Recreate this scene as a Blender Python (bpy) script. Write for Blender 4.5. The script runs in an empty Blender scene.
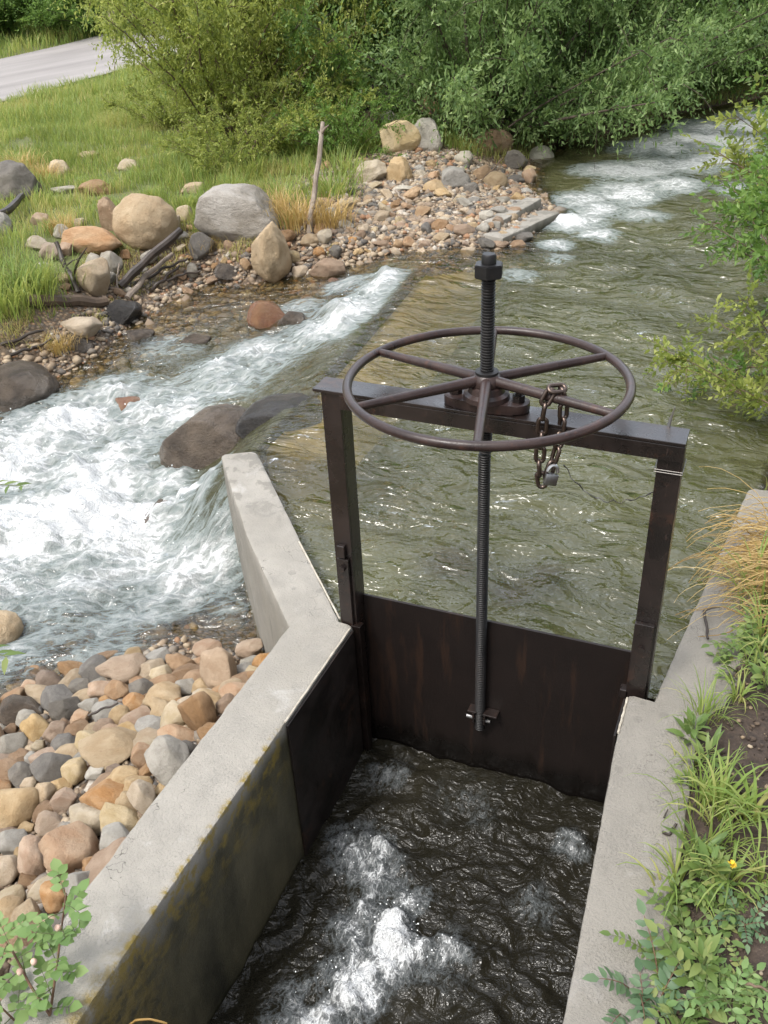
import bpy, bmesh, math, random
import numpy as np
from mathutils import Vector, Matrix
random.seed(7)
RNG = np.random.default_rng(11)
SC = bpy.context.scene
COL = SC.collection
R = math.radians

# ------------------------------------------------------------------ camera
FPX, PIT, ROL, YAW = 889.4651, .5587, -.0522, -.4289
CAM = np.array([.5516, -1.8174, 1.6692])
_fw = np.array([math.sin(YAW)*math.cos(PIT), math.cos(YAW)*math.cos(PIT), -math.sin(PIT)])
_r = np.array([math.cos(YAW), -math.sin(YAW), 0.])
_u = np.cross(_r, _fw)
_R = _r*math.cos(ROL)+_u*math.sin(ROL)
_U = -_r*math.sin(ROL)+_u*math.cos(ROL)
cd = bpy.data.cameras.new('camera')
cam = bpy.data.objects.new('camera', cd); COL.objects.link(cam)
m = Matrix.Identity(4)
for i in range(3):
    m[i][0] = _R[i]; m[i][1] = _U[i]; m[i][2] = -_fw[i]; m[i][3] = CAM[i]
cam.matrix_world = m
cd.sensor_fit = 'VERTICAL'; cd.sensor_height = 36.0; cd.lens = FPX/1024*36.0
cd.clip_start = .02; cd.clip_end = 600
SC.camera = cam

def at(px, py, z):
    d = _fw+_R*(px-384)/FPX-_U*(py-512)/FPX
    return CAM+d*(z-CAM[2])/d[2]
def dist(p): return float(np.dot(np.asarray(p)-CAM, _fw))

# ------------------------------------------------------------------ noise
_perm = np.random.default_rng(3).permutation(256); _perm = np.concatenate([_perm, _perm])
_g = np.random.default_rng(4).normal(size=(256, 3)); _g /= np.linalg.norm(_g, axis=1)[:, None]
def perlin(x, y, z=0.0):
    x, y, z = np.broadcast_arrays(np.asarray(x, float), np.asarray(y, float), np.asarray(z, float))
    xi, yi, zi = np.floor(x).astype(int), np.floor(y).astype(int), np.floor(z).astype(int)
    xf, yf, zf = x-xi, y-yi, z-zi
    f = lambda t: t*t*t*(t*(t*6-15)+10)
    u, v, w = f(xf), f(yf), f(zf)
    def gr(i, j, k):
        h = _perm[(_perm[(_perm[(xi+i) & 255]+yi+j) & 255]+zi+k) & 255]
        g = _g[h]
        return g[..., 0]*(xf-i)+g[..., 1]*(yf-j)+g[..., 2]*(zf-k)
    L = lambda a, b, t: a+(b-a)*t
    return L(L(L(gr(0,0,0), gr(1,0,0), u), L(gr(0,1,0), gr(1,1,0), u), v),
             L(L(gr(0,0,1), gr(1,0,1), u), L(gr(0,1,1), gr(1,1,1), u), v), w)*1.5
def fbm(x, y, z=0.0, o=4, g=.5):
    s, a, f = 0, 1., 1.
    for i in range(o):
        s = s+a*perlin(np.asarray(x)*f, np.asarray(y)*f, np.asarray(z)*f+i*7.3); a *= g; f *= 2.03
    return s
def ss(a, b, x):
    t = np.clip((np.asarray(x, float)-a)/(b-a), 0, 1); return t*t*(3-2*t)

# ------------------------------------------------------------------ object helpers
def tag(o, label=None, cat=None, group=None, kind=None):
    if label: o['label'] = label
    if cat: o['category'] = cat
    if group: o['group'] = group
    if kind: o['kind'] = kind
    return o
def empty(name, loc=(0, 0, 0)):
    o = bpy.data.objects.new(name, None); o.location = loc; o.empty_display_size = .05
    COL.objects.link(o); return o
def link_mesh(name, me, mat=None, parent=None, loc=None):
    o = bpy.data.objects.new(name, me); COL.objects.link(o)
    if mat is not None:
        if len(me.materials) == 0: me.materials.append(mat)
    if parent is not None: o.parent = parent
    if loc is not None: o.location = loc
    return o
def mesh_np(name, V, F, attrs=None, smooth=True):
    V = np.asarray(V, np.float32); F = np.asarray(F, np.int32)
    me = bpy.data.meshes.new(name)
    me.vertices.add(len(V)); me.vertices.foreach_set('co', V.ravel())
    k = F.shape[1]
    me.loops.add(F.size); me.loops.foreach_set('vertex_index', F.ravel())
    me.polygons.add(len(F))
    me.polygons.foreach_set('loop_start', np.arange(0, F.size, k, dtype=np.int32))
    me.polygons.foreach_set('loop_total', np.full(len(F), k, dtype=np.int32))
    me.polygons.foreach_set('use_smooth', np.full(len(F), smooth, dtype=bool))
    for n, a in (attrs or {}).items():
        a = np.asarray(a, np.float32)
        if a.ndim == 1:
            at_ = me.attributes.new(n, 'FLOAT', 'POINT'); at_.data.foreach_set('value', a)
        else:
            at_ = me.attributes.new(n, 'FLOAT_VECTOR', 'POINT'); at_.data.foreach_set('vector', a.ravel())
    me.update(calc_edges=True); me.validate()
    return me
def bm_obj(name, bm, mat, parent=None, smooth=False, loc=None):
    me = bpy.data.meshes.new(name); bmesh.ops.recalc_face_normals(bm, faces=bm.faces[:])
    bm.to_mesh(me); bm.free()
    if smooth:
        me.polygons.foreach_set('use_smooth', [True]*len(me.polygons))
        try: me.set_sharp_from_angle(angle=R(38))
        except Exception: pass
    return link_mesh(name, me, mat, parent, loc)
def add_box(bm, a, b, bev=0.0):
    t = bmesh.new(); bmesh.ops.create_cube(t, size=1)
    for v in t.verts:
        v.co = Vector([(a[i]+b[i])/2+v.co[i]*(b[i]-a[i]) for i in range(3)])
    if bev: bmesh.ops.bevel(t, geom=t.edges[:]+t.verts[:], offset=bev, segments=2, affect='EDGES', profile=.5)
    me = bpy.data.meshes.new('t'); t.to_mesh(me); t.free(); bm.from_mesh(me); bpy.data.meshes.remove(me)
def add_tube(bm, pts, rad, n=10, closed=False, cap=True):
    pts = [Vector(p) for p in pts]; N = len(pts); rings = []
    rads = rad if hasattr(rad, '__len__') else [rad]*N
    ref = None
    for i, p in enumerate(pts):
        if closed: t = pts[(i+1) % N]-pts[i-1]
        else: t = pts[min(i+1, N-1)]-pts[max(i-1, 0)]
        t.normalize()
        if ref is None:
            ref = Vector((0, 0, 1)) if abs(t.z) < .9 else Vector((1, 0, 0))
        a = (ref-t*ref.dot(t)).normalized(); ref = a; b = t.cross(a)
        rings.append([bm.verts.new(p+(a*math.cos(2*math.pi*k/n)+b*math.sin(2*math.pi*k/n))*rads[i]) for k in range(n)])
    for i in range(N if closed else N-1):
        A, B = rings[i], rings[(i+1) % N]
        for k in range(n): bm.faces.new((A[k], A[(k+1) % n], B[(k+1) % n], B[k]))
    if cap and not closed:
        bm.faces.new(rings[0][::-1]); bm.faces.new(rings[-1])
def add_lathe(bm, prof, c=(0, 0), n=24):
    rings = []
    for r_, z in prof:
        rings.append([bm.verts.new((c[0]+r_*math.cos(2*math.pi*k/n), c[1]+r_*math.sin(2*math.pi*k/n), z)) for k in range(n)])
    for A, B in zip(rings, rings[1:]):
        for k in range(n): bm.faces.new((A[k], A[(k+1) % n], B[(k+1) % n], B[k]))
    bm.faces.new(rings[0][::-1]); bm.faces.new(rings[-1])
def add_prism(bm, poly, z0, z1, bev=0.0):
    t = bmesh.new()
    lo = [t.verts.new((x, y, z0)) for x, y in poly]; hi = [t.verts.new((x, y, z1)) for x, y in poly]
    n = len(poly)
    t.faces.new(lo[::-1]); t.faces.new(hi)
    for k in range(n): t.faces.new((lo[k], lo[(k+1) % n], hi[(k+1) % n], hi[k]))
    if bev: bmesh.ops.bevel(t, geom=t.edges[:]+t.verts[:], offset=bev, segments=2, affect='EDGES', profile=.5)
    me = bpy.data.meshes.new('t'); t.to_mesh(me); t.free(); bm.from_mesh(me); bpy.data.meshes.remove(me)

# ------------------------------------------------------------------ node helper
class NT:
    def __init__(s, name):
        s.m = bpy.data.materials.new(name); s.m.use_nodes = True
        s.t = s.m.node_tree; s.t.nodes.clear()
        s.out = s.t.nodes.new('ShaderNodeOutputMaterial')
    def n(s, typ, _p=None, **k):
        x = s.t.nodes.new('ShaderNode'+typ)
        for a, b in (_p or {}).items(): setattr(x, a, b)
        for a, b in k.items(): s.set(x, a.replace('_', ' '), b)
        return x
    def set(s, x, key, v):
        i = x.inputs[int(key)] if key.isdigit() else x.inputs[key]
        if isinstance(v, bpy.types.NodeSocket): s.t.links.new(v, i)
        elif isinstance(v, bpy.types.Node): s.t.links.new(v.outputs[0], i)
        else:
            if isinstance(v, (tuple, list)) and len(v) == 3 and i.type == 'RGBA': v = (*v, 1)
            i.default_value = v
    def math(s, op, a, b=None, c=None, clamp=False):
        x = s.n('Math', {'operation': op, 'use_clamp': clamp})
        for i, v in enumerate((a, b, c)):
            if v is not None: s.set(x, str(i), v)
        return x.outputs[0]
    def mix(s, f, a, b, bt='MIX'):
        x = s.n('Mix', {'data_type': 'RGBA', 'blend_type': bt})
        s.set(x, '0', f); s.set(x, '6', a); s.set(x, '7', b); return x.outputs[2]
    def ramp(s, f, stops, interp='LINEAR'):
        x = s.n('ValToRGB'); x.color_ramp.interpolation = interp
        e = x.color_ramp.elements
        while len(e) > len(stops): e.remove(e[-1])
        while len(e) < len(stops): e.new(.5)
        for q, (p, c) in zip(e, stops):
            q.position = p; q.color = (*c, 1) if len(c) == 3 else c
        s.set(x, 'Fac', f); return x.outputs[0]
    def rng(s, v, a, b, c=0., d=1.):
        x = s.n('MapRange', {'interpolation_type': 'SMOOTHSTEP'})
        for k, q in zip('01234', (v, a, b, c, d)): s.set(x, k, q)
        return x.outputs[0]
    def noise(s, vec, scale, detail=3., rough=.55, dist=0.):
        return s.n('TexNoise', Vector=vec, Scale=scale, Detail=detail, Roughness=rough, Distortion=dist).outputs[0]
    def attr(s, name, out='Fac'):
        x = s.n('Attribute', {'attribute_name': name}); return x.outputs[out]
    def bump(s, h, strength=.5, d=.01, normal=None):
        x = s.n('Bump', Height=h, Strength=strength, Distance=d)
        if normal is not None: s.set(x, 'Normal', normal)
        return x.outputs[0]
    def obj(s): return s.n('TexCoord').outputs['Object']
    def mapped(s, vec, scale=(1, 1, 1), rot=(0, 0, 0)):
        return s.n('Mapping', Vector=vec, Scale=scale, Rotation=rot).outputs[0]
    def pbr(s, **k):
        x = s.n('BsdfPrincipled', **k); return x
    def done(s, sh): s.t.links.new(sh if isinstance(sh, bpy.types.NodeSocket) else sh.outputs[0], s.out.inputs[0]); return s.m

# ------------------------------------------------------------------ materials
def m_concrete():
    t = NT('concrete'); o = t.n('NewGeometry').outputs['Position']
    big = t.noise(o, 2.6, 4); mid = t.noise(o, 14, 4); fine = t.noise(o, 160, 3, .7)
    base = t.ramp(big, [(.3, (.25, .233, .20)), (.7, (.33, .31, .272))])
    base = t.mix(t.rng(fine, .5, .8, 0, .22), base, (.15, .14, .12)); base = t.mix(t.rng(mid, .35, .7, 0, .5), base, (.22, .208, .183))
    vor = t.n('TexVoronoi', Vector=o, Scale=260.); spk = t.math('MULTIPLY', t.rng(vor.outputs['Distance'], .12, .3, .5, 0), t.rng(t.noise(o, 5, 3), .42, .62))
    base = t.mix(spk, base, (.16, .15, .135))
    pale = t.rng(t.noise(o, 7.5, 5, .6, .6), .6, .72, 0, .55)
    base = t.mix(pale, base, (.41, .395, .37))
    # round damp stains
    v2 = t.n('TexVoronoi', Vector=t.mapped(o, (1, 1, .2)), Scale=13., Randomness=1.)
    st = t.rng(t.math('ADD', v2.outputs['Distance'], t.math('MULTIPLY', t.noise(o, 40, 2), .12)), .2, .26, .5, 0)
    st = t.math('MULTIPLY', st, t.rng(t.noise(o, 3.1, 2), .5, .6))
    base = t.mix(st, base, (.17, .16, .142))
    # soil and algae darkened upright faces below the cap
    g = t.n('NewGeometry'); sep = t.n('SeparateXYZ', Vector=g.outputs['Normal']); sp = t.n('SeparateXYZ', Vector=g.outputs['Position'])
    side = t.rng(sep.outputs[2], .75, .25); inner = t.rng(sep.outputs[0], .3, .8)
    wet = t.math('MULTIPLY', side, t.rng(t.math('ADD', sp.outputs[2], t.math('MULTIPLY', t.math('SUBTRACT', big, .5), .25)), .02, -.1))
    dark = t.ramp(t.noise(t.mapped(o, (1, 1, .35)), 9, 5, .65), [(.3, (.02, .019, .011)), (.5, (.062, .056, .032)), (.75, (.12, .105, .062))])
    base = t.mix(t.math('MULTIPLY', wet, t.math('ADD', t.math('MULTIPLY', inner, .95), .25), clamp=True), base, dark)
    # yellow-green lichen along the inner rim of the old wall
    rim = t.math('MULTIPLY', t.math('MULTIPLY', t.rng(sp.outputs[2], -.26, -.005), t.rng(sp.outputs[0], -.42, -.404)), t.math('MULTIPLY', t.rng(sp.outputs[0], -.3, -.38), t.rng(sp.outputs[1], -.4, -.5)))
    li = t.math('MULTIPLY', rim, t.rng(t.noise(o, 22, 5, .7), .46, .62, 0, .95))
    base = t.mix(li, base, (.22, .16, .03))
    end = t.math('MULTIPLY', t.math('MULTIPLY', t.rng(sp.outputs[1], -.95, -1.2), t.rng(sp.outputs[0], -.45, -.405)), t.math('MULTIPLY', t.rng(sp.outputs[0], -.3, -.38), t.rng(t.noise(o, 30, 4, .7), .38, .6, 0, .85)))
    base = t.mix(end, base, (.2, .15, .05))
    # hairline cracks on the cap and large damp blotches at the far end of the short wall
    cr = t.n('TexVoronoi', {'feature': 'DISTANCE_TO_EDGE'}, Vector=t.n('VectorMath', {'operation': 'ADD'}, **{'0': o, '1': t.n('TexNoise', Vector=o, Scale=6., Detail=4.).outputs['Color']}).outputs[0], Scale=2.1)
    crk = t.math('MULTIPLY', t.rng(cr.outputs['Distance'], .0045, .0015), t.rng(t.noise(o, 2.2, 2), .52, .58, 0, .75))
    base = t.mix(crk, base, (.06, .055, .045))
    dm = t.math('MULTIPLY', t.rng(t.noise(o, 11, 4, .6, .5), .5, .58, 0, .6), t.math('MULTIPLY', t.rng(sp.outputs[1], .32, .6), t.rng(sp.outputs[0], -.5, -.8)))
    base = t.mix(dm, base, (.155, .145, .125))
    right_dark = t.math('MULTIPLY', t.rng(sp.outputs[0], .3, .4), t.rng(big, .2, .6, .2, .5)); base = t.mix(right_dark, base, (.13, .118, .098))  # concrete on the right side toned darker, unevenly
    h = t.math('ADD', t.math('MULTIPLY', fine, .6), t.math('ADD', mid, t.math('MULTIPLY', spk, -.6)))
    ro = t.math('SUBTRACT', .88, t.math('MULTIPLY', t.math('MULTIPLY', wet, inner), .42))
    return t.done(t.pbr(Base_Color=base, Roughness=ro, Normal=t.bump(h, .8, .008)))
def m_steel(name='painted_steel', c0=(.0075, .0057, .0052), c1=(.018, .0118, .0102), ro=(.30, .5), rust=(.055, .025, .015), ramt=.34, sp=.4):
    t = NT(name); o = t.obj()
    a = t.noise(o, 9, 5, .6); b = t.noise(o, 60, 4, .6)
    c = t.mix(t.rng(a, .3, .7), c0, c1); c = t.mix(t.rng(b, .56, .75, 0, ramt), c, rust)
    pt = t.math('MULTIPLY', t.rng(t.noise(o, 5.5, 6, .68, .6), .55, .66), t.rng(b, .38, .6)); c = t.mix(t.math('MULTIPLY', pt, min(1, ramt*1.6)), c, rust)
    scr = t.rng(t.noise(t.mapped(o, (6, 6, 1)), 30, 2, .5), .66, .74, 0, .35*sp); c = t.mix(scr, c, tuple(min(1, 5*x) for x in c1))
    return t.done(t.pbr(Base_Color=c, Roughness=t.rng(a, .3, .7, *ro), Specular_IOR_Level=sp, Normal=t.bump(t.math('ADD', b, t.noise(o, 250, 2)), .25, .002)))
def m_galv(name, c, ro, me=1.0):
    t = NT(name); o = t.obj()
    return t.done(t.pbr(Base_Color=t.mix(t.noise(o, 120, 3), tuple(.55*x for x in c), c), Metallic=me, Roughness=ro, Normal=t.bump(t.noise(o, 300, 2), .15, .001)))
def m_simple(name, c0, c1, sc=12, ro=.8, bump=.3, stretch=(1, 1, 1)):
    t = NT(name); o = t.mapped(t.obj(), stretch)
    a = t.noise(o, sc, 5, .62)
    return t.done(t.pbr(Base_Color=t.mix(t.rng(a, .3, .7), c0, c1), Roughness=ro, Normal=t.bump(a, bump, .01)))
def m_rock(name, c0, c1, c2, ro=.75, spec=.4, spk=.5):
    t = NT(name); oi = t.n('ObjectInfo'); rnd = oi.outputs['Random']
    tc = t.n('TexCoord').outputs['Object']
    off = t.n('CombineXYZ', X=t.math('MULTIPLY', rnd, 37.), Y=t.math('MULTIPLY', rnd, 91.), Z=t.math('MULTIPLY', rnd, 13.))
    o = t.n('VectorMath', {'operation': 'ADD'}, **{'0': tc, '1': off}).outputs[0]
    a = t.noise(o, 1.3, 4, .6, .4); b = t.noise(o, 9, 4, .7); c = t.noise(o, 34, 3, .75)
    base = t.mix(t.rng(a, .32, .68), c0, c1); base = t.mix(t.rng(b, .55, .75, 0, .6), base, c2)
    vv = t.n('TexVoronoi', Vector=o, Scale=26.); s = t.rng(vv.outputs['Distance'], .08, .2, spk*.6, 0)
    base = t.mix(s, base, tuple(.35*x for x in c0))
    base = t.mix(t.rng(c, .6, .75, 0, spk*.6), base, tuple(min(.7, 1.7*x) for x in c1))
    hsv = t.n('HueSaturation', Color=base, Value=t.math('ADD', .8, t.math('MULTIPLY', rnd, .4)), Saturation=t.math('ADD', .7, t.math('MULTIPLY', t.math('FRACT', t.math('MULTIPLY', rnd, 17.3)), .5)))
    d_ = t.noise(o, 4, 5, .7, .3)
    blot = t.rng(d_, .6, .7, 0, .35); hsv = t.mix(blot, hsv.outputs[0], t.mix(.35, c2, tuple(.5*x for x in c1)))
    h = t.math('ADD', t.math('MULTIPLY', b, .7), t.math('ADD', t.math('MULTIPLY', c, .6), d_))
    return t.done(t.pbr(Base_Color=hsv, Roughness=ro, Specular_IOR_Level=spec, Normal=t.bump(h, .6, .07)))
def m_leaf(name, lo, mid, hi, tr=.52, ro=.45):
    t = NT(name)
    f = t.attr('tint')
    c = t.ramp(f, [(0, lo), (.5, mid), (1, hi)])
    p = t.pbr(Base_Color=c, Roughness=ro, Specular_IOR_Level=.35)
    tl = t.n('BsdfTranslucent', Color=t.mix(.35, c, (hi[0]*1.25, hi[1]*1.25, hi[2]*.7)))
    return t.done(t.n('MixShader', **{'0': tr, '1': p, '2': tl}))

M = {}
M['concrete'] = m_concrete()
M['steel'] = m_steel(ro=(.2, .38), sp=.65)
M['wheel'] = m_steel('wheel_paint', (.020, .0125, .0115), (.040, .025, .022), (.26, .42), (.09, .04, .026), .3)
M['thread'] = m_steel('greased_thread', (.005, .005, .005), (.013, .012, .012), (.42, .6), (.03, .02, .015), .3)
M['plate'] = m_steel('gate_plate_steel', (.006, .0042, .0036), (.013, .0085, .007), (.32, .5), (.03, .013, .008), .35, .22)
M['lining'] = m_steel('lining_steel', (.007, .006, .0055), (.018, .013, .011), (.35, .6), (.035, .018, .012), .6, .3)
M['edge'] = m_simple('highlight_pale', (.5, .46, .38), (.33, .29, .23), 40, .6)  # pale colour of the beads that imitate lit edges
M['galv'] = m_galv('galvanised', (.62, .62, .62), .32)
M['chainm'] = m_galv('chain_metal', (.17, .13, .11), .36); M['lock'] = m_galv('lock_metal', (.33, .33, .33), .34)
M['wire'] = m_galv('wire_metal', (.2, .19, .18), .4)
RC = {
 'tan': m_rock('stone_tan', (.40, .285, .16), (.49, .375, .235), (.30, .195, .105)),
 'cream': m_rock('stone_cream', (.44, .345, .21), (.53, .44, .305), (.33, .235, .135)),
 'orange': m_rock('stone_orange', (.38, .215, .105), (.46, .31, .185), (.29, .145, .065)),
 'grey': m_rock('stone_grey', (.30, .275, .23), (.40, .37, .315), (.21, .19, .155), spk=.7),
 'pale': m_rock('stone_pale', (.40, .365, .30), (.49, .455, .385), (.31, .265, .21)),
 'slate': m_rock('stone_slate', (.135, .122, .105), (.20, .182, .155), (.085, .076, .066)),
 'pink': m_rock('stone_pink', (.35, .235, .14), (.43, .31, .20), (.27, .165, .095)),
 'brown': m_rock('stone_brown', (.26, .165, .095), (.34, .235, .15), (.17, .105, .06)),
 'lichen': m_rock('stone_lichen', (.20, .18, .15), (.33, .31, .28), (.07, .06, .052), spk=.9),
 'wet': m_rock('stone_wet', (.05, .037, .026), (.12, .092, .066), (.02, .015, .011), ro=.22, spec=.6),
 'wetred': m_rock('stone_wet_red', (.20, .085, .042), (.27, .15, .08), (.12, .06, .03), ro=.2, spec=.6),
 'wetdark': m_rock('stone_wet_dark', (.022, .02, .019), (.045, .041, .037), (.015, .013, .012), ro=.2, spec=.6),
}
M['bark'] = m_simple('bark', (.05, .036, .026), (.11, .085, .065), 14, .9, .5, (1, 1, .25))
M['twig'] = m_simple('twig_bark', (.09, .06, .04), (.17, .12, .08), 20, .85)
M['deadwood'] = m_simple('dead_wood', (.16, .125, .095), (.30, .255, .21), 18, .9, .5, (1, 1, .2))
M['wetwood'] = m_simple('wet_wood', (.02, .014, .01), (.055, .04, .03), 14, .5, .5, (1, 1, .2))
M['logwood'] = m_simple('log_wood', (.055, .038, .026), (.13, .09, .06), 14, .7, .5, (1, 1, .2))
M['petal'] = m_simple('pale_bud', (.55, .32, .25), (.65, .5, .4), 30, .6)
M['yellow'] = m_simple('yellow_petal', (.65, .42, .02), (.75, .55, .05), 60, .6)
M['stemgreen'] = m_simple('green_stem', (.07, .10, .03), (.12, .14, .05), 30, .6)
M['stemred'] = m_simple('red_stem', (.10, .05, .03), (.16, .09, .05), 30, .6)
M['willow_light'] = m_leaf('willow_light_leaf', (0.111, 0.159, 0.0349), (0.27, 0.325, 0.0793), (0.476, 0.507, 0.159))
M['willow_dark'] = m_leaf('willow_dark_leaf', (0.0539, 0.108, 0.0306), (0.135, 0.235, 0.0646), (0.278, 0.404, 0.125))
M['willow_mid'] = m_leaf('willow_mid_leaf', (0.0755, 0.142, 0.0504), (0.186, 0.287, 0.101), (0.336, 0.445, 0.194))
M['hedge_leaf'] = m_leaf('hedge_leaf', (0.0713, 0.143, 0.0317), (0.158, 0.277, 0.0665), (0.285, 0.411, 0.119))
M['grass'] = m_leaf('grass_blade', (0.115, 0.184, 0.0384), (0.23, 0.346, 0.0845), (0.507, 0.445, 0.184))
M['weed'] = m_leaf('weed_leaf', (.06, .11, .028), (.135, .215, .058), (.34, .35, .13), .38)
M['bluegreen'] = m_leaf('bluegreen_leaf', (.05, .10, .05), (.10, .17, .085), (.17, .24, .13), .3)
M['straw'] = m_leaf('dry_straw', (.32, .20, .065), (.52, .37, .15), (.64, .51, .26), .3)
M['rose'] = m_leaf('rose_leaf', (0.084, 0.156, 0.048), (0.168, 0.276, 0.09), (0.276, 0.372, 0.144), .4)

# ------------------------------------------------------------------ terrain
class TPS:
    def __init__(s, P, reg=1e-3):
        P = np.asarray(P, float); s.xy = P[:, :2]; n = len(P)
        K = s.k(np.linalg.norm(s.xy[:, None]-s.xy[None], axis=2))+reg*np.eye(n)
        Q = np.hstack([np.ones((n, 1)), s.xy])
        A = np.block([[K, Q], [Q.T, np.zeros((3, 3))]])
        s.w = np.linalg.lstsq(A, np.concatenate([P[:, 2], np.zeros(3)]), rcond=None)[0]
    @staticmethod
    def k(r): return r*r*np.log(np.maximum(r, 1e-6))
    def __call__(s, x, y):
        x = np.asarray(x, float); sh = x.shape; q = np.stack([x.ravel(), np.asarray(y, float).ravel()], 1)
        out = np.empty(len(q))
        for i in range(0, len(q), 20000):
            p = q[i:i+20000]; d = np.linalg.norm(p[:, None]-s.xy[None], axis=2)
            out[i:i+20000] = s.k(d)@s.w[:-3]+s.w[-3]+p@s.w[-2:]
        return out.reshape(sh)
def pts(l): return [tuple(at(x, y, z)) for x, y, z in l]
SILL = np.array([(-.55, -.10), (-1.30, .84), (-1.40, 1.9), (-1.58, 3.65), (-1.60, 3.98), (-1.17, 4.25), (-1.02, 5.05), (-1.42, 5.9), (-1.63, 6.91), (-1.36, 8.2), (-1.03, 8.92), (-.5, 9.78), (.2, 10.85), (2., 12.8), (6, 16), (40, 40)])
RIGHT = np.array([(.47, -5), (.47, 0.), (.61, 1.17), (.66, 1.6), (.70, 3), (.78, 5.5), (1.05, 8), (1.6, 9.6), (3.2, 11.2), (7, 14), (40, 36)])
def sdist(x, y, P):
    """signed distance to an open polyline, positive on its right-hand side"""
    x = np.asarray(x, float); y = np.asarray(y, float)
    best = np.full(x.shape, 1e9); sg = np.ones(x.shape)
    for a, b in zip(P, P[1:]):
        t = b-a; L = t@t
        k = np.clip(((x-a[0])*t[0]+(y-a[1])*t[1])/L, 0, 1)
        dx, dy = x-a[0]-k*t[0], y-a[1]-k*t[1]
        d = np.hypot(dx, dy); cr = t[0]*(y-a[1])-t[1]*(x-a[0])
        m_ = d < best-1e-9; best = np.where(m_, d, best); sg = np.where(m_, np.where(cr < 0, 1, -1), sg)
    return best*sg
LOW = TPS(pts([(425, 262, -.09), (375, 262, -.11), (330, 285, -.15), (250, 312, -.21), (150, 332, -.26), (60, 400, -.35), (0, 430, -.40), (200, 370, -.29), (300, 335, -.19), (340, 345, -.17),
     (120, 450, -.41), (60, 520, -.48), (0, 560, -.51), (0, 650, -.55), (150, 560, -.51), (200, 590, -.53), (130, 655, -.545), (230, 630, -.54), (230, 545, -.46), (250, 400, -.27), (0, 720, -.57)])
     + [(-6, 1, -.75), (-5, -2, -.75), (-2.5, -3, -.7), (-3.5, 6, -.1), (-1.2, 4.4, -.08)], 3e-3)
LAND = TPS(pts([(425, 254, -.08), (375, 258, -.1), (345, 268, -.13), (280, 278, -.18), (220, 284, -.21), (130, 318, -.25), (105, 345, -.28), (60, 375, -.33), (0, 412, -.39),
     (300, 240, .0), (235, 262, -.08), (140, 262, -.04), (60, 305, -.08), (10, 340, -.15), (60, 200, .10), (150, 180, .14), (260, 190, .12), (320, 200, .08), (20, 140, .13), (150, 130, .13), (280, 140, .16),
     (430, 200, .06), (480, 190, .03), (400, 225, .02), (410, 150, .16), (350, 170, .14), (480, 130, .16), (600, 118, .12), (520, 100, .25), (350, 110, .22),
     # stream bed
     (200, 370, -.42), (300, 335, -.3), (120, 450, -.6), (60, 520, -.7), (0, 560, -.75), (150, 560, -.72), (230, 545, -.7), (250, 400, -.42), (180, 330, -.31), (100, 390, -.42),(330, 300, -.24), (390, 275, -.2),
     # cobble pile
     (0, 705, -.575), (130, 664, -.55), (200, 652, -.54), (60, 800, -.36), (0, 880, -.36), (150, 740, -.3), (250, 680, -.34)])
     + [(-.62, -.35, -.17), (-.62, -.75, -.16), (-.62, -1.2, -.15), (-1.0, -1.3, -.3), (-1.3, -1.6, -.4), (-1.3, .8, -.62), (-1.0, .4, -.6), (-.6, -2.5, -.1), (-2.5, -3, -.75), (-5, -2, -.8),
        (-1.02, 5.3, -.08), (-1.42, 5.9, -.08), (-1.63, 6.91, -.07), (-1.36, 8.2, -.07), (-1.03, 8.92, -.06), (-.5, 9.78, -.05), (.2, 10.9, -.03), (2, 13, 0),
        (-11, 9.6, .0), (-11, 12.7, .0), (-14, 14, .0), (-15.8, 15, .0), (-9.5, 4, .05), (-7, 0, .05), (-20, 0, .1), (-30, 30, .5), (0, 30, .6), (-10, 25, .3), (30, 30, .8), (-6, 14, .15)], 2e-3)
def terrain(x, y, rough=True):
    x = np.asarray(x, float); y = np.asarray(y, float)
    far = ss(20, 34, np.hypot(x+2, y-5))
    z = LAND(x, y)*(1-far)+.6*far
    z = np.clip(z, -1.0, .8)
    dsl = sdist(x, y, SILL); dr = -sdist(x, y, RIGHT)
    pool = -.46+.06*fbm(x*2.1, y*2.1, 3.)
    z = np.where(dsl > 0, z+(pool-z)*ss(0, .32+.6*ss(.9, 1.5, y)*ss(4.4, 3.8, y), dsl), z)
    bank = -.03+.055*ss(.53, .70, x)+.09*ss(.68, 1.3, x)+.25*ss(1.2, 5, x)
    bank = bank+.04*np.clip(y-1.5, 0, 6)*ss(0, .6, -dr)
    wl_ = ss(-.05, .05, y)*ss(1.3, 1.18, y)
    z = np.where(x > -.3, z+(bank-z)*ss(.04-.12*wl_, -.08-.09*wl_, dr), z)
    # the channel is cut down below its walls
    ch = ss(.58, .5, np.abs(x+.03))*ss(.16, .06, y)
    z = z*(1-ch)+(-.85)*ch
    if rough:
        a = ss(-.05, .2, -np.maximum(dsl, -5))*ss(25, 8, np.hypot(x, y))
        z = z+.03*fbm(x*1.7, y*1.7, 1.)*a+.012*fbm(x*7, y*7, 2., 3)
    return z
TG = {}
def T1(x, y):
    if 'z' not in TG: return float(terrain(np.array([x]), np.array([y]))[0])
    gx_, gy_, z_ = TG['x'], TG['y'], TG['z']
    i = min(max(int(np.searchsorted(gx_, x))-1, 0), len(gx_)-2); j = min(max(int(np.searchsorted(gy_, y))-1, 0), len(gy_)-2)
    a = (x-gx_[i])/(gx_[i+1]-gx_[i]); b = (y-gy_[j])/(gy_[j+1]-gy_[j])
    return float((z_[i, j]*(1-a)+z_[i+1, j]*a)*(1-b)+(z_[i, j+1]*(1-a)+z_[i+1, j+1]*a)*b)
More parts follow.
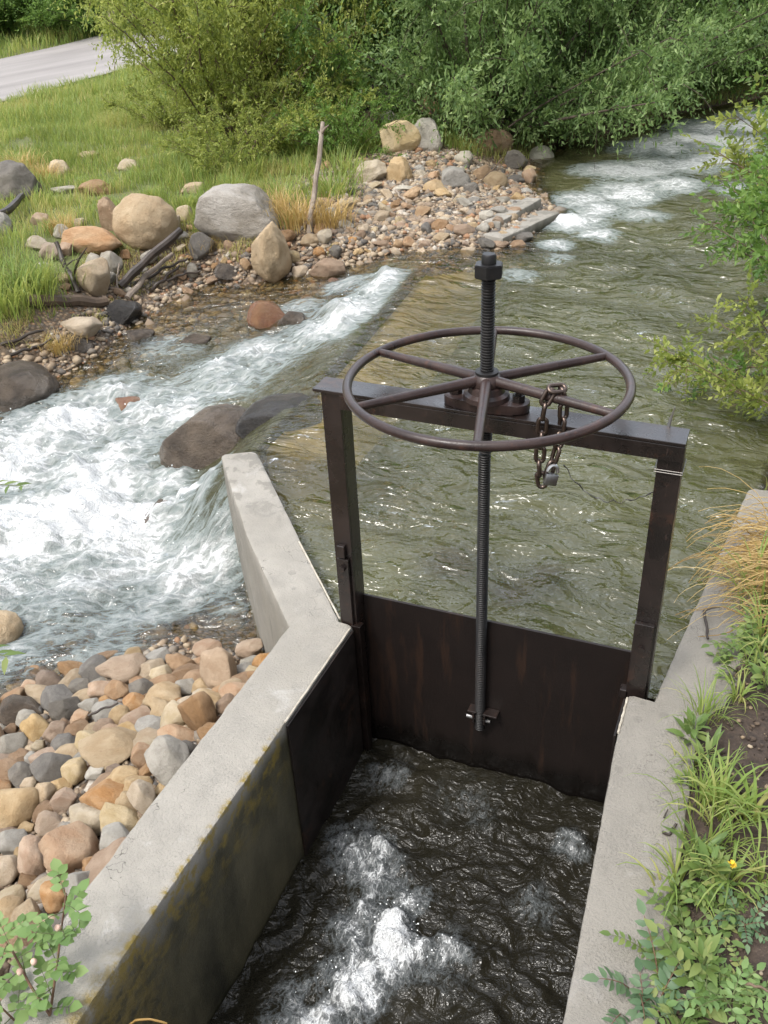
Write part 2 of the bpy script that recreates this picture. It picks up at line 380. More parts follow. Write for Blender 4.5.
def ground_at(px, py, up=0.0):
    p = at(px, py, 0.)
    z = 0.
    for i in range(14):
        z = .5*z+.5*(T1(p[0], p[1])+up); p = at(px, py, z)
    return p
def water_level(x, y, d=None):
    x = np.asarray(x, float); y = np.asarray(y, float)
    d = sdist(x, y, SILL) if d is None else d
    pool = -.08+.012*np.clip(y-3, 0, 9)
    lo = np.clip(LOW(x, y), -.78, -.085)
    sw = ss(.6, .95, y)
    k = ss(.05, -.05, d)*(1-sw)+ss(0.0, 1., -d/.5+.03)*sw
    return pool*(1-k)+lo*k

def graded(lo, hi, d0, d1, step, outer, g=1.12):
    a = list(np.arange(d0, d1+1e-9, step))
    s, x = step, d1
    while x < hi:
        s = min(s*g, outer); x += s; a.append(x)
    s, x = step, d0
    while x > lo:
        s = min(s*g, outer); x -= s; a.insert(0, x)
    return np.array(a)
def grid_faces(nx, ny, keep=None):
    i, j = np.meshgrid(np.arange(nx-1), np.arange(ny-1), indexing='ij')
    a = i*ny+j
    F = np.stack([a, a+ny, a+ny+1, a+1], -1)
    if keep is not None: F = F[keep]
    return F.reshape(-1, 4)
def compact(V, F, attrs):
    u = np.unique(F); mp = np.zeros(len(V), int); mp[u] = np.arange(len(u))
    return V[u], mp[F], {k: a[u] for k, a in attrs.items()}

gx = graded(-120, 120, -4.6, 2.2, .04, 6.); gy = graded(-60, 160, -2.4, 9.0, .045, 6.)
X, Y = np.meshgrid(gx, gy, indexing='ij')
Z = terrain(X, Y)
dS, dR = sdist(X, Y, SILL), -sdist(X, Y, RIGHT)
WL = water_level(X, Y, dS)
TG.update(x=gx, y=gy, z=Z)
# soil kind: 0 grass sod, 1 gravel, 2 dark soil
bar = np.exp(-(((X+2.0)/.95)**2+((Y-5.0)/1.15)**2)**2)
shore = ss(.42, .12, Z-WL)*ss(4.6, 3.6, -X)
pile = ss(-2.0, -1.5, X)*ss(.6, .2, Y)*ss(-.3, -.5, X)
gravel = np.clip(np.maximum.reduce([bar*1.3, shore*np.where(dS < 0.02, 1, .8), pile, ss(-.12, -.3, Z)]), 0, 1)
soil = ss(.45, .6, X)*ss(1.6, .9, Y)
me = mesh_np('ground', np.stack([X, Y, Z], -1).reshape(-1, 3), grid_faces(len(gx), len(gy)),
             {'gravel': gravel.ravel(), 'soil': soil.ravel()})
def m_ground():
    t = NT('ground_soil'); o = t.n('NewGeometry').outputs['Position']
    g = t.attr('gravel'); s = t.attr('soil')
    a = t.noise(o, 3, 5); b = t.noise(o, 45, 4, .7)
    sod = t.ramp(t.noise(o, 6, 5, .65), [(.3, (.07, .085, .024)), (.55, (.11, .125, .04)), (.75, (.17, .145, .07))])
    v = t.n('TexVoronoi', Vector=o, Scale=46.); v2 = t.n('TexVoronoi', Vector=o, Scale=110.)
    hue = t.n('SeparateColor', Color=v.outputs['Color']).outputs[0]
    peb = t.ramp(hue, [(0, (.11, .075, .048)), (.3, (.21, .14, .085)), (.55, (.15, .13, .11)), (.8, (.3, .22, .14)), (1, (.22, .11, .05))])
    peb = t.mix(t.rng(v.outputs['Distance'], .3, .6, 0, .75), peb, (.05, .036, .024))
    drt = t.ramp(b, [(.3, (.022, .015, .011)), (.6, (.052, .036, .026)), (.8, (.10, .075, .055))])
    chip = t.n('TexVoronoi', Vector=t.mapped(o, (1, 1.8, 1)), Scale=75.)
    drt = t.mix(t.math('MULTIPLY', t.rng(chip.outputs['Distance'], .16, .1), t.rng(a, .45, .6)), drt, (.24, .18, .12))
    c = t.mix(t.rng(t.math('ADD', g, t.math('MULTIPLY', t.math('SUBTRACT', a, .5), .5)), .4, .6), sod, peb)
    c = t.mix(s, c, drt)
    h = t.math('ADD', t.math('MULTIPLY', t.math('SUBTRACT', 1., v.outputs['Distance']), g), t.math('MULTIPLY', b, .8))
    return t.done(t.pbr(Base_Color=c, Roughness=.9, Normal=t.bump(h, .8, .012)))
M['ground'] = m_ground()
tag(link_mesh('ground', me, M['ground']), 'gravelly stream banks, soil and grassy verge', 'ground', kind='structure')

# ------------------------------------------------------------------ road
RA = np.array([at(0, 103, .02)[:2], at(120, 78, .02)[:2]]); RB = np.array([at(0, 62, .02)[:2], at(120, 50, .02)[:2]])
dirA = np.array([-.18, 1.]); dirA /= np.linalg.norm(dirA)
nrm = np.array([-dirA[1], dirA[0]])
c0 = np.array([-10.9, 11.0]); wd = 4.6
V, F = [], []
for i, s in enumerate(np.linspace(-40, 70, 111)):
    for k, w in enumerate(np.linspace(0, wd, 9)):
        p = c0+dirA*s+nrm*(w+.12*math.sin(s*.8)*(k == 0)+.05*math.sin(s*2.9)*(k == 0))
        V.append((p[0], p[1], 0))
V = np.array(V); tz = terrain(V[:, 0], V[:, 1], False)
V[:, 2] = tz+.05
me = mesh_np('road', V, grid_faces(111, 9))
t = NT('road_asphalt'); o = t.n('NewGeometry').outputs['Position']
cc = t.ramp(t.noise(t.mapped(o, (1, .15, 1), (0, 0, .18)), 1.6, 4), [(.3, (.20, .185, .175)), (.7, (.29, .27, .255))])
cc = t.mix(t.rng(t.noise(o, 60, 3, .7), .5, .8, 0, .5), cc, (.13, .12, .11))
M['road'] = t.done(t.pbr(Base_Color=cc, Roughness=.9, Normal=t.bump(t.noise(o, 90, 3), .4, .01)))
tag(link_mesh('road', me, M['road']), 'pale grey road behind the grass bank', 'road', kind='structure')

# ------------------------------------------------------------------ water
def blob_field(x, y, L):
    f = np.zeros(np.shape(x))
    for px, py, r, s in L:
        p = at(px, py, -.08)
        for _ in range(4):
            zz = float(water_level(np.array([p[0]]), np.array([p[1]]))[0]); p = at(px, py, zz)
        rr = 1.35*r*dist(p)/FPX
        f = np.maximum(f, s*np.exp(-(((x-p[0])**2+(y-p[1])**2)/rr**2)**1.3))
    return f
FOAM = [(395, 285, 30, .95), (360, 310, 34, 1), (320, 332, 34, .9), (270, 355, 36, .8), (225, 378, 38, .75), (165, 412, 42, .9), (60, 440, 52, 1), (100, 485, 60, 1), (40, 530, 66, 1), (130, 540, 56, 1), (60, 600, 56, .9),
        (185, 570, 38, .8), (140, 605, 34, .5), (20, 640, 40, .6), (215, 525, 26, .75), (235, 610, 24, .25), (170, 350, 28, .3), (120, 400, 36, .6), (10, 470, 60, 1), (210, 480, 16, .7), (100, 640, 40, .4),
        (350, 285, 20, .6), (300, 310, 20, .45), (0, 590, 60, .9), (-80, 480, 90, 1), (-100, 580, 90, .9), (-60, 650, 60, .6), (-200, 540, 110, .8), (-60, 430, 50, .7), (170, 482, 18, .95), (148, 556, 22, 1), (190, 500, 16, .9), (178, 420, 20, .95), (205, 498, 14, .8), (20, 430, 30, .8)]
RAPID = [(745, 125, 29, 1.00), (700, 138, 29, 1.00), (655, 148, 29, 1.00), (690, 165, 25, 0.94), (612, 170, 27, 0.94), (630, 195, 25, 0.94), (585, 200, 25, 0.71), (572, 222, 23, 1.00), (596, 235, 16, 0.78), (555, 245, 13, 0.71), (725, 160, 29, 0.94),
         (640, 215, 20, 0.62), (600, 210, 20, 0.78), (745, 190, 23, 0.54), (670, 185, 25, 0.78), (560, 260, 11, 0.47), (520, 275, 16, 0.35), (640, 172, 25, 1.00), (720, 142, 29, 1.00), (762, 118, 30, .9), (705, 128, 26, .9), (665, 165, 24, .8), (620, 188, 22, .75), (735, 145, 26, .8), (590, 215, 18, .7)]
wx = graded(-14, 14, -3.6, .85, .017, .35, 1.1); wy = graded(-6, 24, -.75, 4.6, .017, .35, 1.06)
X, Y = np.meshgrid(wx, wy, indexing='ij')
d = sdist(X, Y, SILL); dr = -sdist(X, Y, RIGHT)
Zw = water_level(X, Y, d)
Tz = terrain(X, Y)
f_lo = blob_field(X, Y, FOAM)*ss(.05, -.1, d); f_hi = blob_field(X, Y, RAPID)*ss(-.02, .1, d)
turb = np.maximum(f_lo, f_hi)
lowk = ss(.05, -.2, d)
depth = np.clip(Zw-Tz, -.2, 1)
sh = ss(.0, .10, depth)
qx, qy = .86*X+.5*Y, -.5*X+.86*Y
rid = lambda a: 1-2*np.abs(a)
chop = .5*fbm(qx*3.0, qy*4.5, 5., 3)+.36*rid(perlin(qx*6+1.3*perlin(qx*2, qy*2, 1.), qy*8, 9.))+.2*rid(perlin(qx*15, qy*18, 2.))+.1*perlin(qx*34, qy*36, 4.)
turb = np.clip(np.where(d < .05, turb*(.86+.55*fbm(qx*1.6, qy*2.6, 11., 2)), turb), 0, 1)
dz_lo = (.15*turb*chop+.012*fbm(qx*4, qy*11, 2., 3))*lowk
wv = fbm(X*2.2, Y*3.2+.8*perlin(X*1.3, Y*1.3, 2.), 6., 2)
rp = fbm(X*5.5+1.1*wv, Y*8.5+.6*wv, 3., 2)
dz_hi = (.024*wv+.013*rp+.003*perlin(X*11+1.2*rp, Y*15, 8.)+.055*f_hi*(.6*fbm(X*3, Y*4, 2., 3)+.5*rid(perlin(X*5, Y*7, 4.))))*(1-lowk)
near_gate = ss(.0, .25, Y)*0+1
# the smooth hump where the pool pours over the sill
hump = .02*np.exp(-((d-.1)/.18)**2)*(Y > .9)*(Y < 4)
Zf = Zw+(dz_lo+dz_hi)*(.25+.75*sh)+hump
clear = np.clip(.05+.72*ss(1.0, .05, d)*ss(-.02, .02, d)*ss(4.6, 4., Y)*ss(.3, 1., Y)+.85*ss(.22, .02, depth), 0, .92)
for px_, py_, rr_ in ((450, 563, .13), (512, 592, .12), (545, 575, .10), (455, 365, .12)):
    p_ = at(px_, py_, -.08); clear = np.maximum(clear, .55*np.exp(-((X-p_[0])**2+(Y-p_[1])**2)/rr_**2)*(d > .05))
clear = np.where(d < 0, np.clip(.35+.6*ss(.22, .05, depth), 0, .9), clear)
flow = np.where((d > 0)[..., None], np.stack([X*.6, Y*1.0, Z[:1, :1]*0+Zf], -1), np.stack([qy*1.0, qx*.34, Zf*0], -1))
pool_keep = (d > -.02) & (Y > .078)
low_keep = (d <= .03) & ~((X > -.5) & (Y < .078))
kv = (pool_keep | low_keep) & (depth > -.07) & (dr > -.25) & ~((X > -.59) & (Y < .078) & ((X > -.5) | (Y < .0)))
keep = kv[:-1, :-1] & kv[1:, :-1] & kv[:-1, 1:] & kv[1:, 1:]
V, F, A = compact(np.stack([X, Y, Zf], -1).reshape(-1, 3), grid_faces(len(wx), len(wy), keep),
                  {'foam': turb.ravel(), 'clear': clear.ravel(), 'low': lowk.ravel(), 'flow': flow.reshape(-1, 3)})
me = mesh_np('river_water', V, F, A)
def m_water(name, murk0, murk1, channel=False):
    t = NT(name); o = t.n('NewGeometry').outputs['Position']
    foam = t.attr('foam'); fl = t.attr('flow', 'Vector'); low = t.attr('low'); clear = t.attr('clear')
    k = 1.9 if channel else 1.25
    n1 = t.noise(fl, 9*k, 6, .62, 1.1 if not channel else .6); n2 = t.noise(fl, 34*k, 4, .65, .8); n3 = t.noise(o, 120*k, 3, .6)
    # ripples
    hr = t.math('ADD', t.noise(t.mapped(o, (1, 1.7, 1), (0, 0, .3)), 4.0 if not channel else 14, 3, .45, 1.6), t.math('MULTIPLY', t.noise(t.mapped(o, (1, 1.5, 1), (0, 0, -.2)), 19 if not channel else 48, 2, .5, 1.2), .15 if not channel else .22))
    n_w = t.bump(hr, .7 if not channel else .8, .10 if not channel else .026)
    murk = t.mix(t.rng(t.noise(o, 1.4, 3), .3, .7), murk0, murk1)
    body = t.n('BsdfDiffuse', Color=murk)
    bed = t.n('BsdfTransparent', Color=(.88, .80, .58))
    inner = t.n('MixShader', **{'0': clear, '1': body, '2': bed})
    gl = t.n('BsdfGlossy', Color=(1, 1, 1), Roughness=.11 if not channel else .07, Normal=n_w)
    fr = t.n('Fresnel', IOR=1.5 if not channel else 1.34, Normal=n_w)
    wat = t.n('MixShader', **{'0': fr, '1': inner, '2': gl})
    # aerated water and foam
    wv_ = t.n('VectorMath', {'operation': 'ADD'}, **{'0': fl, '1': t.n('VectorMath', {'operation': 'SCALE'}, **{'0': t.n('TexNoise', Vector=fl, Scale=14.*k, Detail=3.).outputs['Color'], '3': .12}).outputs[0]}).outputs[0]
    lace = t.n('TexVoronoi', {'feature': 'DISTANCE_TO_EDGE'}, Vector=wv_, Scale=17.*k).outputs['Distance']
    lc = t.rng(lace, .0, .22, .09, -.04) if not channel else t.rng(lace, .0, .2, .07, -.03)
    mixn = t.math('ADD', t.math('ADD', t.math('MULTIPLY', n1, .55), lc), t.math('ADD', t.math('MULTIPLY', n2, .30), t.math('MULTIPLY', n3, .15)))
    q = t.math('ADD', t.math('MULTIPLY', foam, .85 if not channel else .74), t.math('MULTIPLY', t.math('SUBTRACT', mixn, .5), 1.75 if not channel else 2.0))
    aer = t.math('MULTIPLY', t.rng(q, .0, .40), t.rng(foam, .02, .25))
    wht = t.math('MULTIPLY', t.rng(q, .28, .84) if not channel else t.rng(q, .3, .76), t.rng(foam, .04, .3))
    fc = t.mix(wht, (.31, .37, .365) if not channel else (.20, .225, .235), (.79, .81, .815))
    hf = t.math('ADD', t.math('MULTIPLY', n2, .7), t.math('ADD', t.math('MULTIPLY', n3, .4), t.math('MULTIPLY', n1, 1.4)))
    fs = t.pbr(Base_Color=fc, Roughness=.3, Specular_IOR_Level=.5, Normal=t.bump(hf, .9, .05 if not channel else .025))
    amt = t.math('MAXIMUM', t.math('MULTIPLY', aer, .72 if not channel else .5), wht)
    return t.done(t.n('MixShader', **{'0': amt, '1': wat, '2': fs}))
M['river'] = m_water('river_water', (.052, .053, .021), (.082, .082, .038))
M['channel'] = m_water('channel_water', (.011, .010, .0065), (.02, .018, .012), True)
tag(link_mesh('river_water', me, M['river']), 'fast greenish creek water breaking into white rapids', 'water', kind='structure')

cxs = np.arange(-.395, .46, .008); cys = np.arange(-2.6, .067, .008)
X, Y = np.meshgrid(cxs, cys, indexing='ij')
CF = [(365, 850, 34, .55), (375, 880, 34, .5), (395, 925, 40, 1), (360, 930, 30, .7), (430, 945, 34, .8), (345, 985, 36, 1), (325, 1012, 40, .9), (300, 1030, 36, .8), (572, 842, 16, .8), (345, 835, 20, .4), (400, 960, 30, .6), (370, 905, 26, .8), (450, 965, 26, .4), (540, 900, 26, .22), (470, 800, 40, .15), (380, 770, 30, .25)]
f = np.zeros(X.shape)
for px, py, r, s in CF:
    p = at(px, py, -.51); rr = 1.0*r*dist(p)/FPX
    f = np.maximum(f, s*np.exp(-(((X-p[0])**2+(Y-p[1])**2)/rr**2)**1.2))
f *= .92+1.3*fbm(X*7, Y*7, 2.)
wv = perlin(X*5, Y*5, 1.)
w1 = fbm(X*3.5, Y*3.5, 3., 2); w2 = fbm(X*3.5+9, Y*3.5, 5., 2)
ch = .018*fbm(X*5+w1, Y*6+w2, 1., 2)+.011*perlin(X*12+1.9*w1, Y*14+1.9*w2, 4.)+.0055*perlin(X*25+3*w1, Y*28+3*w2, 6.)+.0018*perlin(X*55+3*w1, Y*60, 2.)
Zc = -.53+ch*(1+.6*np.clip(f, 0, 1))+np.clip(f, 0, 1)*(.03+.034*fbm(X*16+w1, Y*16, 8., 3)+.02*rid(perlin(X*40, Y*40, 3.)))-.03*ss(-.5, -2.2, Y)+.012*np.exp(-((Y-.0)/.1)**2)
V, F, A = compact(np.stack([X, Y, Zc], -1).reshape(-1, 3), grid_faces(len(cxs), len(cys)),
                  {'foam': np.clip(f, 0, 1).ravel(), 'clear': (X*0).ravel(), 'low': (X*0).ravel(), 'flow': np.stack([X*1.2, Y*.9, X*0], -1).reshape(-1, 3)})
tag(link_mesh('channel_water', mesh_np('channel_water', V, F, A), M['channel']), 'dark choppy water in the concrete channel below the gate', 'water', kind='structure')

# ------------------------------------------------------------------ concrete
def wall_sweep(name, L, Rr, z_top, z_bot, label, n=110, seed=0, rchip=.016, tilt=0.0):
    """a wall between two plan polylines L (left edge) and Rr (right edge), swept with worn, chipped arrises"""
    def resample(P):
        P = np.array(P, float); s = np.concatenate([[0], np.cumsum(np.linalg.norm(np.diff(P, axis=0), axis=1))])
        t_ = np.linspace(0, s[-1], n); return np.stack([np.interp(t_, s, P[:, 0]), np.interp(t_, s, P[:, 1])], 1)
    A, B = resample(L), resample(Rr)
    rings = []
    nt = 14
    for i in range(n):
        a, b = A[i], B[i]; w = np.linalg.norm(b-a); u = (b-a)/w
        s_ = i*.31+seed
        endk = min(i, n-1-i); er = .012*max(0, 1-endk/1.2)
        ra = .005+rchip*max(0, float(perlin(s_*.55, 1.7, seed))-.12)+er; rb = .005+rchip*max(0, float(perlin(s_*.5, 9.3, seed))-.12)+er
        ring = [(a, z_bot), (a, (z_top+z_bot)/2), (a, z_top-.05), (a, z_top-ra*1.0), (a+u*ra*.3, z_top-ra*.3)]
        for k in range(nt+1):
            q = ra+(w-ra-rb)*k/nt; ring.append((a+u*q, z_top))
        ring += [(b-u*rb*.3, z_top-rb*.3), (b, z_top-rb), (b, z_top-.05), (b, (z_top+z_bot)/2), (b, z_bot)]
        rings.append([(p[0], p[1], z) for p, z in ring])
    V = np.array(rings); m_ = V.shape[1]
    top = ss(z_top-.2, z_top, V[..., 2])
    V[..., 2] += (.0025*fbm(V[..., 0]*6, V[..., 1]*6, seed)+.0008*fbm(V[..., 0]*40, V[..., 1]*40, seed))*top
    V[..., 0] += .0015*fbm(V[..., 1]*30, V[..., 2]*30, seed+3.)
    F = grid_faces(n, m_)
    me = bpy.data.meshes.new(name)
    VV = V.reshape(-1, 3); fl = F.tolist()
    fl.append(list(range(m_))[::-1]); fl.append([(n-1)*m_+k for k in range(m_)])
    bm = bmesh.new(); vs = [bm.verts.new(v) for v in VV]
    for q in fl: bm.faces.new([vs[k] for k in q])
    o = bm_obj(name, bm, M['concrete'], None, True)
    return tag(o, label, 'concrete wall')
w_main = wall_sweep('concrete_wall', [(-.572, .002), (-.578, -.11), (-.572, -1.0), (-.56, -2.8)][:], [(-.4, .0), (-.4, -.11), (-.4, -1.), (-.4, -2.8)], 0., -1.1,
    'long pale concrete wall between the cobble pile and the dark channel', 170, 2.)
w_wing = wall_sweep('concrete_wall', [(-1.352, .80), (-1.30, .735), (-.95, .32), (-.574, -.07)], [(-1.235, .872), (-1.18, .82), (-.8, .40), (-.44, -.0)], -.005, -1.1,
    'short angled concrete wall with damp spots between whitewater and the pool', 90, 5., .008)
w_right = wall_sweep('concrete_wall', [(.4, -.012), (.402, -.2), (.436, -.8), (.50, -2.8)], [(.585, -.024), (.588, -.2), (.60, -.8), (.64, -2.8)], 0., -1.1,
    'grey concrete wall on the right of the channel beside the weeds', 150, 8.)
w_bank = wall_sweep('concrete_wall', [(.463, -.03), (.52, .43), (.60, 1.08), (.615, 1.2)], [(.64, -.04), (.70, .43), (.77, 1.08), (.785, 1.2)], -.008, -1.,
    'concrete bank wall upstream of the gate with dry grass hanging over it', 90, 11.)
# lining plates on the two channel faces, with a pale bead standing in for light caught on their top edge
def lining(parent, x0, x1, y0, y1, side):
    bm = bmesh.new(); add_box(bm, (x0, y0, -1.0), (x1, y1, -.008), .001); bm_obj('lining_plate', bm, M['lining'], parent)
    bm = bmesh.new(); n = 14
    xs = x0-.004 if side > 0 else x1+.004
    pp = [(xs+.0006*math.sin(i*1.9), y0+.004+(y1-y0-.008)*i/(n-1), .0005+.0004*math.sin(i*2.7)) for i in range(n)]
    add_tube(bm, pp, [.0030+.0004*math.sin(i*2.3) for i in range(n)], 6); bm_obj('highlight_bead', bm, M['edge'], parent, True)
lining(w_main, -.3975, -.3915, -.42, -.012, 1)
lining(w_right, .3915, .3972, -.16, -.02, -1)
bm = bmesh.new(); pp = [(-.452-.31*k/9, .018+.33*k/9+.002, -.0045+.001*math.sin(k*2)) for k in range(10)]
add_tube(bm, pp, [.0028]*10, 6); bm_obj('highlight_bead', bm, M['edge'], w_wing, True)  # pale bead put in as the highlight along this wall's inner edge
# sill under the water, and the broken slabs at its far end
def slab(poly, z0, z1, label, name='concrete_slab', parent=None):
    bm = bmesh.new(); add_prism(bm, poly, z0, z1, .012)
    bmesh.ops.subdivide_edges(bm, edges=[e for e in bm.edges if e.calc_length() > .1], cuts=6, use_grid_fill=True)
    for v in bm.verts:
        v.co += Vector((perlin(v.co.x*9, v.co.y*9, 1.), perlin(v.co.x*9, v.co.y*9, 4.), perlin(v.co.x*9, v.co.y*9, 7.)))*.006
    return tag(bm_obj(name, bm, M['concrete'], None, True), label, 'concrete slab')
M['algae'] = m_simple('algae_concrete', (.30, .25, .12), (.42, .36, .2), 5, .8)
o_sill = slab([(-1.37, 1.15), (-.92, 1.1), (-.92, 2.), (-1.02, 3.6), (-1.1, 4.1), (-1.56, 4.0), (-1.57, 3.65), (-1.40, 1.9)], -.8, -.16, 'pale golden concrete sill under the water where the creek spills over', 'concrete_sill')
o_sill.data.materials[0] = M['algae']
a, b = at(500, 240, .0), at(562, 207, .0)
def strip(a, b, w, z0, z1, label):
    a, b = np.array(a[:2]), np.array(b[:2]); u = (b-a)/np.linalg.norm(b-a); n_ = np.array([-u[1], u[0]])
    slab([tuple(a), tuple(b), tuple(b+n_*w), tuple(a+n_*w)], z0, z1, label)
strip(at(503, 238, 0.), at(560, 212, 0.), .17, -.4, 0., 'longest broken concrete slab at the water edge of the gravel bar')
strip(at(500, 222, .05), at(542, 198, .05), .13, -.2, .05, 'middle broken concrete slab lying against the gravel bar')
strip(at(493, 219, .03), at(522, 198, .03), .16, -.2, .02, 'low buried concrete slab nearest the gravel of the bar')

# ------------------------------------------------------------------ headgate
HG = empty('headgate', (0, .03, 0)); tag(HG, 'dark brown steel headgate with frame, sliding plate, threaded stem and handwheel', 'sluice gate')
def P(name, bm, mat, parent=None, smooth=False):
    par = parent or HG
    o = bm_obj(name, bm, mat, None, smooth)
    o.parent = par
    off = Vector((0, 0, 0)); q = par
    while q is not None: off += q.location; q = q.parent
    o.location = -off if par is HG else Vector((0, 0, 0))
    return o
ZL, ZR = .743, .733
bm = bmesh.new(); add_box(bm, (-.447, .018, -1.0), (-.394, .026, ZL-.005), .0012); add_box(bm, (-.402, .0265, -1.0), (-.394, .082, ZL-.005), .0012); P('post', bm, M['steel'])
bm = bmesh.new(); add_box(bm, (.392, .018, -1.0), (.446, .026, ZR-.005), .0012); add_box(bm, (.438, .0265, -1.0), (.446, .082, ZR-.005), .0012); P('post', bm, M['steel'])
# guide channels bolted on the lower half of the posts
bm = bmesh.new(); add_box(bm, (-.436, .006, -1.0), (-.402, .0175, .23), .0015); P('guide', bm, M['steel'])
bm = bmesh.new(); add_box(bm, (-.433, .003, .235), (-.41, .0175, .275), .002); P('guide_clip', bm, M['steel'])
bm = bmesh.new(); add_box(bm, (-.41, .003, -1.0), (-.378, .03, -.005), .0015); P('guide', bm, M['plate'])
bm = bmesh.new(); add_box(bm, (.392, .004, -1.0), (.440, .0175, .225), .0015); P('guide', bm, M['steel'])
bm = bmesh.new(); add_box(bm, (.376, .004, -.03), (.399, .03, -.003), .002); P('guide_clip', bm, M['steel'])
for x, z in ((-.419, .2), (-.419, -.06), (.416, .15), (.41, -.1)):
    bm = bmesh.new()
    bmesh.ops.create_cone(bm, cap_ends=True, segments=6, radius1=.009, radius2=.009, depth=.01, matrix=Matrix.Translation((x, .001, z)) @ Matrix.Rotation(R(90), 4, 'X'))
    P('bolt', bm, M['steel'])
# wire tie round the right post
bm = bmesh.new()
for dz in (0, .006):
    pp = [(.388, .0155, .655+dz), (.449, .0155, .655+dz), (.449, .085, .655+dz), (.388, .085, .655+dz)]
    add_tube(bm, pp, .0014, 6, True)
P('wire_tie', bm, M['wire'])
# crossbeam: an angle with a wide top flange
bm = bmesh.new()
def tilt(bm0):
    for v in bm0.verts: v.co.z += (ZR-ZL)*(v.co.x+.46)/.92
add_box(bm, (-.466, .009, ZL-.0045), (.4475, .088, ZL+.0035), .0012); add_box(bm, (-.392, .009, ZL-.044), (.4475, .0165, ZL-.0052), .0012)
tilt(bm); P('crossbeam', bm, M['steel'])
bm = bmesh.new(); add_tube(bm, [(.40, .085, .735), (.403, .087, .76), (.408, .088, .785)], [.004, .0035, .001], 6); P('wire_tie', bm, M['galv'])
# sliding plate
bm = bmesh.new(); add_box(bm, (-.3935, .068, -1.0), (.4375, .076, .072), .001)
for v in bm.verts: v.co.z += .012*(v.co.x) if v.co.z > 0 else 0
t = NT('gate_plate_wet'); o = t.n('NewGeometry').outputs['Position']; sz_ = t.n('SeparateXYZ', Vector=o).outputs[2]
a_ = t.noise(o, 9, 5, .6); st_ = t.noise(t.mapped(o, (1, 1, .12)), 22, 4, .65)
c_ = t.mix(a_, (.006, .0042, .0036), (.014, .009, .0075)); c_ = t.mix(t.rng(st_, .54, .7, 0, .5), c_, (.034, .017, .010)); c_ = t.mix(t.rng(t.math('ADD', sz_, t.math('MULTIPLY', st_, .12)), -.34, -.42, 0, .8), c_, (.005, .0045, .004))
M['plate_wet'] = t.done(t.pbr(Base_Color=c_, Roughness=t.rng(t.math('ADD', sz_, t.math('MULTIPLY', st_, .12)), -.34, -.42, .5, .22), Specular_IOR_Level=.3, Normal=t.bump(t.math('ADD', a_, t.noise(o, 180, 3)), .2, .003)))
gate = P('gate_plate', bm, M['plate_wet'])
bm = bmesh.new(); add_box(bm, (-.055, .034, -.262), (-.012-.016, .067, -.256), .001); add_box(bm, (-.040, .034, -.30), (-.034, .067, -.262), .001); P('stem_bracket', bm, M['steel'])
bm = bmesh.new(); add_box(bm, (-.008, .034, -.262), (.035, .067, -.256), .001); add_box(bm, (-.006, .034, -.30), (-.0005, .067, -.262), .001); P('stem_bracket', bm, M['steel'])
bm = bmesh.new(); add_tube(bm, [(-.062, .048, -.292), (.012, .048, -.292)], .0055, 8); P('stem_pin', bm, M['galv'])
# stem
SX, SY = -.0188, .0505
bm = bmesh.new()
prof = [(.0155, .62)]
z = .62
while z < 1.055:
    prof += [(.0162, z), (.0162, z+.002), (.0138, z+.0035), (.0138, z+.005)]; z += .0068
prof += [(.0155, 1.06), (.0155, 1.09)]
add_lathe(bm, prof, (SX, SY), 20); stem = P('stem', bm, M['thread'], None, True)
bm = bmesh.new(); prof = []
z = -.33
while z < .61:
    prof += [(.0158, z), (.0158, z+.002), (.0142, z+.0035), (.0142, z+.005)]; z += .0068
add_lathe(bm, prof, (SX-.002, SY), 18); P('stem', bm, M['thread'], None, True)
bm = bmesh.new()
bmesh.ops.create_cone(bm, cap_ends=True, segments=6, radius1=.034, radius2=.034, depth=.03, matrix=Matrix.Translation((SX, SY, 1.072)) @ Matrix.Rotation(R(12), 4, 'Z'))
bmesh.ops.bevel(bm, geom=bm.edges[:], offset=.002, segments=2, affect='EDGES'); P('stop_nut', bm, M['thread'])
bm = bmesh.new(); add_lathe(bm, [(.0165, 1.086), (.0165, 1.104), (.014, 1.108), (.006, 1.109)], (SX, SY), 16); P('stem_tip', bm, M['thread'], None, True)
# pedestal with two bolts
bm = bmesh.new()
po = []
for k in range(28):
    a = 2*math.pi*k/28; po.append((SX+.105*math.copysign(abs(math.cos(a))**.8, math.cos(a)), .053+.04*math.copysign(abs(math.sin(a))**.7, math.sin(a))))
add_prism(bm, po, .7425, .766, .003); ped = P('pedestal', bm, M['wheel'], None, True)
bm = bmesh.new(); add_lathe(bm, [(.056, .7665), (.054, .778), (.044, .784), (.041, .797), (.034, .80), (.03, .812)], (SX, SY), 24)
o = P('nut_housing', bm, M['wheel'], None, True)
for sx in (-1, 1):
    bm = bmesh.new(); bmesh.ops.create_cone(bm, cap_ends=True, segments=6, radius1=.016, radius2=.016, depth=.016, matrix=Matrix.Translation((SX+sx*.078, .053, .7745)) @ Matrix.Rotation(R(20*sx), 4, 'Z'))
    bmesh.ops.create_cone(bm, cap_ends=True, segments=12, radius1=.008, radius2=.008, depth=.012, matrix=Matrix.Translation((SX+sx*.078, .053, .788)))
    P('bolt', bm, M['steel'])
